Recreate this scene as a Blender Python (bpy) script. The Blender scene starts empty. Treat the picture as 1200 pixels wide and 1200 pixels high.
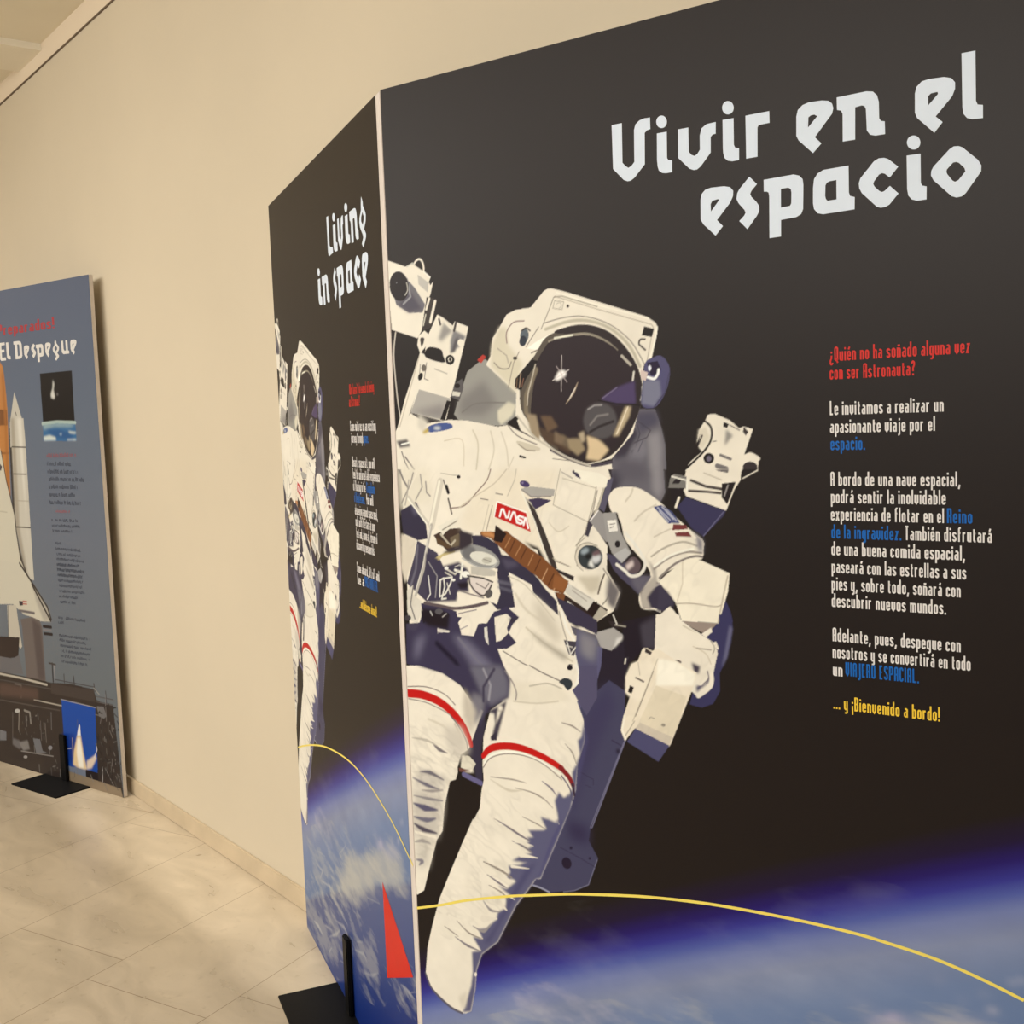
import bpy, bmesh, math, random
import numpy as np
from mathutils import Matrix, Vector
from mathutils.geometry import tessellate_polygon

random.seed(7)
rng = np.random.default_rng(11)
C = bpy.context.scene.collection
scene = bpy.context.scene

# ------------------------------------------------------------------ camera
F_PX, PITCH, ROLL, CAM_Z = 1321.4916, 0.0841, -0.0371, 1.5548
cp_, sp_, cr_, sr_ = math.cos(PITCH), math.sin(PITCH), math.cos(ROLL), math.sin(ROLL)
FWD = np.array([0, cp_, -sp_]); UP0 = np.array([0, sp_, cp_]); RT0 = np.array([1., 0, 0])
RIGHT = RT0 * cr_ + UP0 * sr_
UP = -RT0 * sr_ + UP0 * cr_
CAM = np.array([0, 0, CAM_Z])
cam_data = bpy.data.cameras.new('camera')
cam_data.sensor_fit = 'HORIZONTAL'; cam_data.sensor_width = 36.0
cam_data.lens = F_PX * 36.0 / 1200.0
cam_data.clip_start = 0.02
cam = bpy.data.objects.new('camera', cam_data); C.objects.link(cam)
cam.matrix_world = Matrix(((RIGHT[0], UP[0], -FWD[0], CAM[0]), (RIGHT[1], UP[1], -FWD[1], CAM[1]),
                           (RIGHT[2], UP[2], -FWD[2], CAM[2]), (0, 0, 0, 1)))
scene.camera = cam

# ------------------------------------------------------------------ frame of the room: X along the wall, Y towards the wall
A_W, D_W = -0.6622, 1.6018
WX, WY = math.sin(A_W), math.cos(A_W)
ROOM = Matrix(((WX, math.cos(A_W), 0, 0), (WY, -math.sin(A_W), 0, 0), (0, 0, 1, 0), (0, 0, 0, 1)))
CEIL = 3.29

# ------------------------------------------------------------------ world, lights, exposure
world = bpy.data.worlds.new('world'); scene.world = world
world.use_nodes = True
world.node_tree.nodes['Background'].inputs[0].default_value = (1.0, 0.93, 0.82, 1)
world.node_tree.nodes['Background'].inputs[1].default_value = 0.05
scene.view_settings.view_transform = 'Standard'
scene.view_settings.look = 'None'
scene.view_settings.exposure = 0.0
scene.view_settings.gamma = 1.0
scene.view_settings.use_curve_mapping = False

def area(name, loc, target, sx, sy, power, col, spread=180):
    d = bpy.data.lights.new(name, 'AREA'); d.shape = 'RECTANGLE'; d.size = sx; d.size_y = sy
    d.energy = power; d.color = col; d.spread = math.radians(spread)
    o = bpy.data.objects.new(name, d); C.objects.link(o)
    l = ROOM @ Vector(loc); t = ROOM @ Vector(target)
    z = (l - t).normalized()
    x = (ROOM.to_3x3() @ Vector((1, 0, 0))); y = z.cross(x).normalized(); x = y.cross(z).normalized()
    o.matrix_world = Matrix(((x[0], y[0], z[0], l[0]), (x[1], y[1], z[1], l[1]), (x[2], y[2], z[2], l[2]), (0, 0, 0, 1)))
    return o
WARM = (1.0, 0.95, 0.875)
area('end_wall_fill', (9.4, -1.2, 3.2), (9.8, -0.8, 1.0), 2.0, 2.4, 125, WARM)  # added light: brightens the end wall that the English panel mirrors
area('ceiling_lamp_far', (4.7, -3.4, 3.2), (4.2, 1.6, 0.5), 3.4, 1.4, 132, WARM, 130)
area('ceiling_lamp_near', (0.8, -3.4, 3.2), (2.2, 1.4, 0.5), 3.4, 1.4, 138, WARM, 130)
area('overhead_fill', (3.6, -1.2, 3.24), (3.6, -1.0, 0), 9.0, 2.6, 78, WARM)  # added broad fill, not a fixture: softens shadows and lifts the floor
area('floor_band_fill', (4.0, D_W - 0.157, 3.18), (4.0, D_W - 0.157, 0), 9.0, 0.31, 3.5, WARM, 3)  # added narrow beam that makes the bright floor band along the wall

# ------------------------------------------------------------------ materials
def s2l(c):
    c = np.asarray(c, float) / 255.0
    return np.where(c <= 0.04045, c / 12.92, ((c + 0.055) / 1.055) ** 2.4)
ILLUM = np.array([1.03, .925, .775])     # warm room light on printed colours
VEIL = 0.012
INK_K = 1.0
def ink(c, k=1.0):
    """colour seen on a print -> ink reflectance"""
    return np.clip((s2l(c) - VEIL) / (ILLUM * k * INK_K), 0.004, 0.95)

def new_mat(name):
    m = bpy.data.materials.new(name); m.use_nodes = True
    return m, m.node_tree, m.node_tree.nodes['Principled BSDF']
def plain(name, col, rough=0.5, metallic=0.0, spec=0.5, noise=0.06, scale=30.0, bump=0.0):
    m, t, b = new_mat(name)
    n = t.nodes.new('ShaderNodeTexNoise'); n.inputs['Scale'].default_value = scale; n.inputs['Detail'].default_value = 5
    co = t.nodes.new('ShaderNodeTexCoord'); t.links.new(co.outputs['Object'], n.inputs['Vector'])
    r = t.nodes.new('ShaderNodeValToRGB')
    r.color_ramp.elements[0].color = (*[max(0, v * (1 - noise)) for v in col], 1)
    r.color_ramp.elements[1].color = (*[min(1, v * (1 + noise)) for v in col], 1)
    r.color_ramp.elements[0].position = .3; r.color_ramp.elements[1].position = .7
    t.links.new(n.outputs['Fac'], r.inputs['Fac']); t.links.new(r.outputs['Color'], b.inputs['Base Color'])
    b.inputs['Roughness'].default_value = rough; b.inputs['Metallic'].default_value = metallic
    b.inputs['Specular IOR Level'].default_value = spec
    if bump:
        bp = t.nodes.new('ShaderNodeBump'); bp.inputs['Strength'].default_value = bump; bp.inputs['Distance'].default_value = .002
        t.links.new(n.outputs['Fac'], bp.inputs['Height']); t.links.new(bp.outputs['Normal'], b.inputs['Normal'])
    return m
PRINT_ROUGH, PRINT_SPEC = 0.44, 0.20
def ink_mat(name, c, k=1.0):
    m = plain(name, ink(c, k), PRINT_ROUGH, spec=PRINT_SPEC, noise=.02)
    return m
def attr_mat(name):
    m, t, b = new_mat(name)
    a = t.nodes.new('ShaderNodeAttribute'); a.attribute_name = 'print_colour'
    t.links.new(a.outputs['Color'], b.inputs['Base Color'])
    b.inputs['Roughness'].default_value = PRINT_ROUGH; b.inputs['Specular IOR Level'].default_value = PRINT_SPEC
    return m

M_WALL = plain('wall_paint', (.60, .53, .405), .75, spec=.3, noise=.025, scale=1.3)
M_WALL2 = plain('wall_paint_band', (.74, .64, .50), .75, spec=.3, noise=.02, scale=2)
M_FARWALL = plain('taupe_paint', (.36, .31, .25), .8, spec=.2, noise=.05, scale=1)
M_CEIL = plain('ceiling_paint', (.84, .79, .67), .8, spec=.2, noise=.04, scale=1.5)
M_BEAM = plain('beam_paint', (.88, .84, .74), .8, spec=.2, noise=.03, scale=2)
M_BASE = plain('baseboard_stone', (.55, .45, .31), .45, spec=.4, noise=.10, scale=7)
M_RAIL = plain('rail_metal', (.12, .08, .05), .5, noise=.1)
M_EDGE = plain('board_edge', (.66, .60, .55), .6, noise=.03)
M_BACK = plain('board_back', (.60, .56, .50), .6, noise=.03)
M_BLACK = plain('black_steel', (.004, .004, .0045), .5, spec=.12, noise=.2, scale=60)

def floor_mat():
    m, t, b = new_mat('floor_stone_tile')
    N = t.nodes.new; L = t.links.new
    co = N('ShaderNodeTexCoord')
    mp = N('ShaderNodeMapping'); mp.inputs['Rotation'].default_value = (0, 0, math.radians(-68.5))
    mp.inputs['Location'].default_value = (FLOOR_OX, FLOOR_OY, 0)
    L(co.outputs['Object'], mp.inputs['Vector'])
    br = N('ShaderNodeTexBrick'); br.offset = .135; br.squash = 1
    br.inputs['Scale'].default_value = 1.0; br.inputs['Brick Width'].default_value = .94; br.inputs['Row Height'].default_value = .468
    br.inputs['Mortar Size'].default_value = .0016; br.inputs['Mortar Smooth'].default_value = .3; br.inputs['Bias'].default_value = 0
    br.inputs['Color1'].default_value = (.505, .425, .31, 1); br.inputs['Color2'].default_value = (.535, .45, .33, 1)
    br.inputs['Mortar'].default_value = (.27, .20, .13, 1)
    L(mp.outputs['Vector'], br.inputs['Vector'])
    n1 = N('ShaderNodeTexNoise'); n1.inputs['Scale'].default_value = 3.2; n1.inputs['Detail'].default_value = 8; n1.inputs['Distortion'].default_value = 1.2
    mp2 = N('ShaderNodeMapping'); mp2.inputs['Scale'].default_value = (1, 2.6, 1); mp2.inputs['Rotation'].default_value = (0, 0, .9)
    L(co.outputs['Object'], mp2.inputs['Vector']); L(mp2.outputs['Vector'], n1.inputs['Vector'])
    r1 = N('ShaderNodeValToRGB'); r1.color_ramp.elements[0].position = .32; r1.color_ramp.elements[1].position = .72
    r1.color_ramp.elements[0].color = (.86, .85, .83, 1); r1.color_ramp.elements[1].color = (1.10, 1.10, 1.10, 1)
    L(n1.outputs['Fac'], r1.inputs['Fac'])
    mx = N('ShaderNodeMix'); mx.data_type = 'RGBA'; mx.blend_type = 'MULTIPLY'; mx.inputs['Factor'].default_value = 1
    L(br.outputs['Color'], mx.inputs['A']); L(r1.outputs['Color'], mx.inputs['B'])
    n2 = N('ShaderNodeTexNoise'); n2.inputs['Scale'].default_value = 34; n2.inputs['Detail'].default_value = 6
    L(co.outputs['Object'], n2.inputs['Vector'])
    r2 = N('ShaderNodeValToRGB'); r2.color_ramp.elements[0].position = .22; r2.color_ramp.elements[1].position = .40
    r2.color_ramp.elements[0].color = (.84, .82, .80, 1); r2.color_ramp.elements[1].color = (1, 1, 1, 1)
    L(n2.outputs['Fac'], r2.inputs['Fac'])
    mx2 = N('ShaderNodeMix'); mx2.data_type = 'RGBA'; mx2.blend_type = 'MULTIPLY'; mx2.inputs['Factor'].default_value = 1
    L(mx.outputs['Result'], mx2.inputs['A']); L(r2.outputs['Color'], mx2.inputs['B'])
    L(mx2.outputs['Result'], b.inputs['Base Color'])
    rr = N('ShaderNodeMapRange'); rr.inputs['To Min'].default_value = .22; rr.inputs['To Max'].default_value = .38
    L(n1.outputs['Fac'], rr.inputs['Value']); L(rr.outputs['Result'], b.inputs['Roughness'])
    b.inputs['Specular IOR Level'].default_value = .4
    return m
FLOOR_OX, FLOOR_OY = 0.0, 0.0
_th = math.radians(-68.5)
# put a row joint through the T-junction seen on the floor (3.269 along, .572 off the wall)
_px, _py = 3.269, D_W - .572
FLOOR_OX = -(_px * math.cos(_th) - _py * math.sin(_th)) + 10 * .94
FLOOR_OY = -(_px * math.sin(_th) + _py * math.cos(_th)) + 20 * .468
M_FLOOR = floor_mat()

# ------------------------------------------------------------------ mesh helpers
def link(name, me, mats, parent=None, kind=None):
    o = bpy.data.objects.new(name, me); C.objects.link(o)
    for m in (mats if isinstance(mats, (list, tuple)) else [mats]): me.materials.append(m)
    if parent is not None: o.parent = parent
    if kind: o['kind'] = kind
    return o
def bm_obj(name, bm, mats, parent=None, kind=None, bevel=0):
    if bevel:
        bmesh.ops.bevel(bm, geom=bm.edges[:], offset=bevel, segments=2, affect='EDGES')
    bmesh.ops.recalc_face_normals(bm, faces=bm.faces)
    me = bpy.data.meshes.new(name); bm.to_mesh(me); bm.free()
    return link(name, me, mats, parent, kind)
def box(bm, x0, x1, y0, y1, z0, z1, mi=0):
    v = [bm.verts.new((x, y, z)) for x in (x0, x1) for y in (y0, y1) for z in (z0, z1)]
    fs = []
    for q in ((0, 1, 3, 2), (4, 6, 7, 5), (0, 4, 5, 1), (2, 3, 7, 6), (0, 2, 6, 4), (1, 5, 7, 3)):
        f = bm.faces.new([v[i] for i in q]); f.material_index = mi; fs.append(f)
    return fs
def thing(name, label, cat, mat4, group=None):
    o = bpy.data.objects.new(name, None); C.objects.link(o); o.matrix_world = mat4
    o.empty_display_size = .1
    o['label'] = label; o['category'] = cat
    if group: o['group'] = group
    return o

# ------------------------------------------------------------------ room shell (in room coordinates)
def shell(name, x0, x1, y0, y1, z0, z1, m, bevel=0):
    bm = bmesh.new(); box(bm, x0, x1, y0, y1, z0, z1)
    o = bm_obj(name, bm, m, None, 'structure', bevel); o.matrix_world = ROOM; return o
X0, X1, Y0 = -3.6, 11.0, -4.6
shell('floor', X0 - .1, X1 + .1, Y0 - .1, D_W + .1, -.12, 0, M_FLOOR)
shell('ceiling', X0 - .1, X1 + .1, Y0 - .1, D_W + .1, CEIL, CEIL + .1, M_CEIL)
shell('wall_right', X0 - .1, X1 + .1, D_W, D_W + .1, 0, CEIL, M_WALL)
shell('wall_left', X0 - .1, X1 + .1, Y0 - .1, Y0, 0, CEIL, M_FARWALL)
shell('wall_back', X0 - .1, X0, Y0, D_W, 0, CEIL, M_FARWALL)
shell('wall_front', X1, X1 + .1, Y0, D_W, 0, CEIL, M_WALL)
shell('baseboard_right', X0, X1, D_W - .012, D_W, 0, .0676, M_BASE, .002)
shell('trim_1', X0, X1, D_W - .006, D_W, 3.193, 3.199, M_RAIL)           # thin dark rail under the ceiling
shell('trim_2', X0, X1, D_W - .004, D_W, 3.199, CEIL, M_WALL2)           # pale band above the rail
for k, (a, b) in enumerate(((5.34, 5.70), (8.2, 8.56), (2.5, 2.86))):
    shell('trim_%d' % (k + 3), a, b, Y0, D_W - .004, CEIL - .03, CEIL, M_BEAM)

# ------------------------------------------------------------------ panel planes
def dirv(a): return np.array([math.sin(a), math.cos(a), 0.])
CORNER = np.array([-0.2264, 2.2643, 0.])
H = 2.2
PW = 1.21
A_R, A_L, W_L = -0.9508, -0.3868, 1.2118
A_B = -0.922
B_R = np.array([-1.6971, 4.6905, 0.])          # right edge of the far panel
def px_to_plane(O, a, x, y):
    d = FWD * F_PX + RIGHT * (x - 600) + UP * (600 - y)
    n = np.array([math.cos(a), -math.sin(a), 0.])
    t = n.dot(O - CAM) / n.dot(d)
    P = CAM + d * t
    return (P - O).dot(dirv(a)), P[2]
def uvR(x, y):
    s, v = px_to_plane(CORNER, A_R, x, y); return (-s, v)
def uvL(x, y):
    s, v = px_to_plane(CORNER, A_L, x, y); return (W_L - s, v)
BW = 1.21
def uvB(x, y):
    s, v = px_to_plane(B_R, A_B, x, y); return (BW - s, v)
# local panel frame: x = u (to the right on the print), y = into the board, z up; origin at the lower left of the print
def panel_matrix(O, a_right):
    r = dirv(a_right)                                   # direction of growing u
    n = np.array([-r[1], r[0], 0.])                     # into the board (away from the viewer)
    return Matrix(((r[0], n[0], 0, O[0]), (r[1], n[1], 0, O[1]), (0, 0, 1, 0), (0, 0, 0, 1)))
MAT_R = panel_matrix(CORNER, A_R + math.pi)
MAT_L = panel_matrix(CORNER + W_L * dirv(A_L), A_L + math.pi)
MAT_B = panel_matrix(B_R + BW * dirv(A_B), A_B + math.pi)

# ------------------------------------------------------------------ painter: prints are drawn into vertex colours of a fine sheet
class Canvas:
    def __init__(s, w, h, cell):
        s.cell = cell; s.nx = int(round(w / cell)) + 1; s.ny = int(round(h / cell)) + 1
        s.w, s.h = w, h
        s.img = np.zeros((s.ny, s.nx, 3)); s.u = np.linspace(0, w, s.nx); s.v = np.linspace(0, h, s.ny)
    def region(s, P, pad):
        x0 = max(0, int((P[:, 0].min() - pad) / s.cell)); x1 = min(s.nx, int((P[:, 0].max() + pad) / s.cell) + 2)
        y0 = max(0, int((P[:, 1].min() - pad) / s.cell)); y1 = min(s.ny, int((P[:, 1].max() + pad) / s.cell) + 2)
        return x0, x1, y0, y1
    def cover(s, P, soft=0.):
        pad = s.cell * 2 + soft * 2
        x0, x1, y0, y1 = s.region(P, pad)
        if x1 <= x0 or y1 <= y0: return None
        cov = np.zeros((y1 - y0, x1 - x0))
        Q = np.roll(P, -1, 0)
        for ox in (-.25, .25):
            for oy in (-.25, .25):
                X = (s.u[x0:x1] + ox * s.cell)[None, :]; Y = (s.v[y0:y1] + oy * s.cell)
                ins = np.zeros(cov.shape, bool)
                for (ax, ay), (bx, by) in zip(P, Q):
                    if ay == by: continue
                    rows = np.nonzero((Y < max(ay, by)) & (Y >= min(ay, by)))[0]
                    if len(rows) == 0: continue
                    r0, r1 = rows[0], rows[-1] + 1
                    xc = ax + (Y[r0:r1] - ay) * (bx - ax) / (by - ay)
                    ins[r0:r1] ^= (X < xc[:, None])
                cov += ins * .25
        if soft: cov = blur(cov, soft / s.cell)
        return (x0, x1, y0, y1), cov
    def stroke(s, P, w, soft=0.):
        """w: width or list of widths (metres)"""
        w = np.broadcast_to(np.asarray(w, float), (len(P),))
        pad = w.max() + s.cell * 2 + soft * 2
        x0, x1, y0, y1 = s.region(P, pad)
        if x1 <= x0 or y1 <= y0: return None
        X = s.u[x0:x1][None, :]; Y = s.v[y0:y1][:, None]
        best = np.full((y1 - y0, x1 - x0), 1e9)
        for i in range(len(P) - 1):
            a, b = P[i], P[i + 1]; d = b - a; L = d.dot(d) + 1e-12
            t = np.clip(((X - a[0]) * d[0] + (Y - a[1]) * d[1]) / L, 0, 1)
            dist = np.hypot(X - a[0] - t * d[0], Y - a[1] - t * d[1]) - (w[i] + (w[i + 1] - w[i]) * t) / 2
            best = np.minimum(best, dist)
        e = max(s.cell, soft)
        return (x0, x1, y0, y1), np.clip(.5 - best / e, 0, 1)
    def put(s, rc, col, alpha=1.):
        if rc is None: return
        (x0, x1, y0, y1), cov = rc
        a = (cov * alpha)[..., None]
        s.img[y0:y1, x0:x1] = s.img[y0:y1, x0:x1] * (1 - a) + np.asarray(col, float) * a
def blur(a, r):
    r = int(max(1, round(r)))
    for ax in (0, 1):
        for _ in range(2):
            p = np.pad(a, [(r + 1, r) if i == ax else (0, 0) for i in (0, 1)], mode='edge').cumsum(ax)
            n = a.shape[ax]
            hi = np.take(p, np.arange(2 * r + 1, 2 * r + 1 + n), ax); lo = np.take(p, np.arange(0, n), ax)
            a = (hi - lo) / (2 * r + 1)
    return a
def fnoise(ny, nx, sy, sx, octs=4, seed=0):
    g = np.random.default_rng(seed); out = np.zeros((ny, nx)); amp = 1.; tot = 0
    for _ in range(octs):
        ky, kx = int(ny / sy) + 3, int(nx / sx) + 3
        z = g.random((ky, kx))
        y = np.linspace(0, ky - 1.001, ny); x = np.linspace(0, kx - 1.001, nx)
        yi, xi = y.astype(int), x.astype(int); fy = (y - yi)[:, None]; fx = (x - xi)[None]
        fy = fy * fy * (3 - 2 * fy); fx = fx * fx * (3 - 2 * fx)
        yj, xj = np.minimum(yi + 1, ky - 1), np.minimum(xi + 1, kx - 1)
        v = (z[yi][:, xi] * (1 - fy) + z[yj][:, xi] * fy) * (1 - fx) + (z[yi][:, xj] * (1 - fy) + z[yj][:, xj] * fy) * fx
        out += v * amp; tot += amp; amp *= .55; sy = max(1.5, sy / 2); sx = max(1.5, sx / 2)
    return out / tot
def spline(P, closed, n=5):
    P = np.asarray(P, float); m = len(P); out = []
    rngi = range(m) if closed else range(m - 1)
    for i in rngi:
        if closed: p0, p1, p2, p3 = P[(i - 1) % m], P[i], P[(i + 1) % m], P[(i + 2) % m]
        else: p0, p1, p2, p3 = P[max(i - 1, 0)], P[i], P[i + 1], P[min(i + 2, m - 1)]
        for k in range(n):
            t = k / n
            out.append(.5 * ((2 * p1) + (p2 - p0) * t + (2 * p0 - 5 * p1 + 4 * p2 - p3) * t * t + (3 * p1 - p0 - 3 * p2 + p3) * t ** 3))
    if not closed: out.append(P[-1])
    return np.array(out)
def ellipse(cx, cy, rx, ry, rot=0, n=28):
    r = math.radians(rot)
    return [(cx + rx * math.cos(t) * math.cos(r) - ry * math.sin(t) * math.sin(r),
             cy + rx * math.cos(t) * math.sin(r) + ry * math.sin(t) * math.cos(r)) for t in np.linspace(0, 2 * math.pi, n, endpoint=False)]

CROPS = {'A': (450, 300, 4.8), 'B': (650, 300, 4.8), 'C': (450, 550, 4.8), 'D': (650, 550, 4.8), 'E': (450, 780, 4.8),
         'F': (650, 720, 4.8), 'H': (450, 960, 4.8), 'G': (600, 850, 5.4545), 'P': (0, 0, 1),
         'j': (0, 300, 6), 'k': (0, 480, 6), 'h': (0, 660, 4), 'i': (0, 760, 7.06), 'q': (0, 430, 3.4286), 't': (0, 360, 10.909),
         'x': (40, 420, 10.917)}
COLS = {'W': (233, 219, 192), 'W2': (212, 197, 170), 'W3': (176, 164, 146), 'GY': (148, 139, 128), 'N': (58, 53, 66), 'N2': (93, 90, 112),
        'NP': (72, 68, 92), 'K': (38, 32, 32), 'TP': (150, 137, 120), 'BR': (122, 76, 46), 'RED': (190, 36, 34), 'DG': (84, 78, 76)}
def draw(cv, text, mapf):
    for line in text.strip().splitlines():
        line = line.split('#')[0].strip()
        if not line: continue
        head, pts = line.split('|')
        h = head.split(); op, crop, cn = h[:3]; o = {'w': 4., 's': 0., 'a': 1.}
        for e in h[3:]:
            o[e[0]] = [float(q) for q in e[1:].split(',')] if ',' in e else float(e[1:])
        col = ink(COLS[cn] if cn in COLS else [float(q) for q in cn.split(',')])
        n = [float(q) for q in pts.split()]
        if op == 'E': n = n + [0] * (5 - len(n)); xy = ellipse(*n)
        else: xy = list(zip(n[::2], n[1::2]))
        if op == 'G': xy = spline(xy, True)
        if op == 'T': xy = spline(xy, False)
        ox, oy, sc = CROPS[crop]
        P = np.array([mapf(ox + x / sc, oy + y / sc) for x, y in xy])
        cx, cy = ox + xy[0][0] / sc, oy + xy[0][1] / sc
        a, b, c = (np.array(mapf(cx + dx, cy + dy)) for dx, dy in ((0, 0), (1, 0), (0, 1)))
        m = math.sqrt(abs(np.linalg.det(np.array([b - a, c - a])))) / sc
        soft = o['s'] * m
        if op in 'FGE': rc = cv.cover(P, soft)
        else:
            w = o['w']
            if isinstance(w, list): w = np.interp(np.linspace(0, 1, len(P)), np.linspace(0, 1, len(w)), w)
            rc = cv.stroke(P, np.asarray(w) * m, soft)
        cv.put(rc, col, o['a'])

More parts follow.
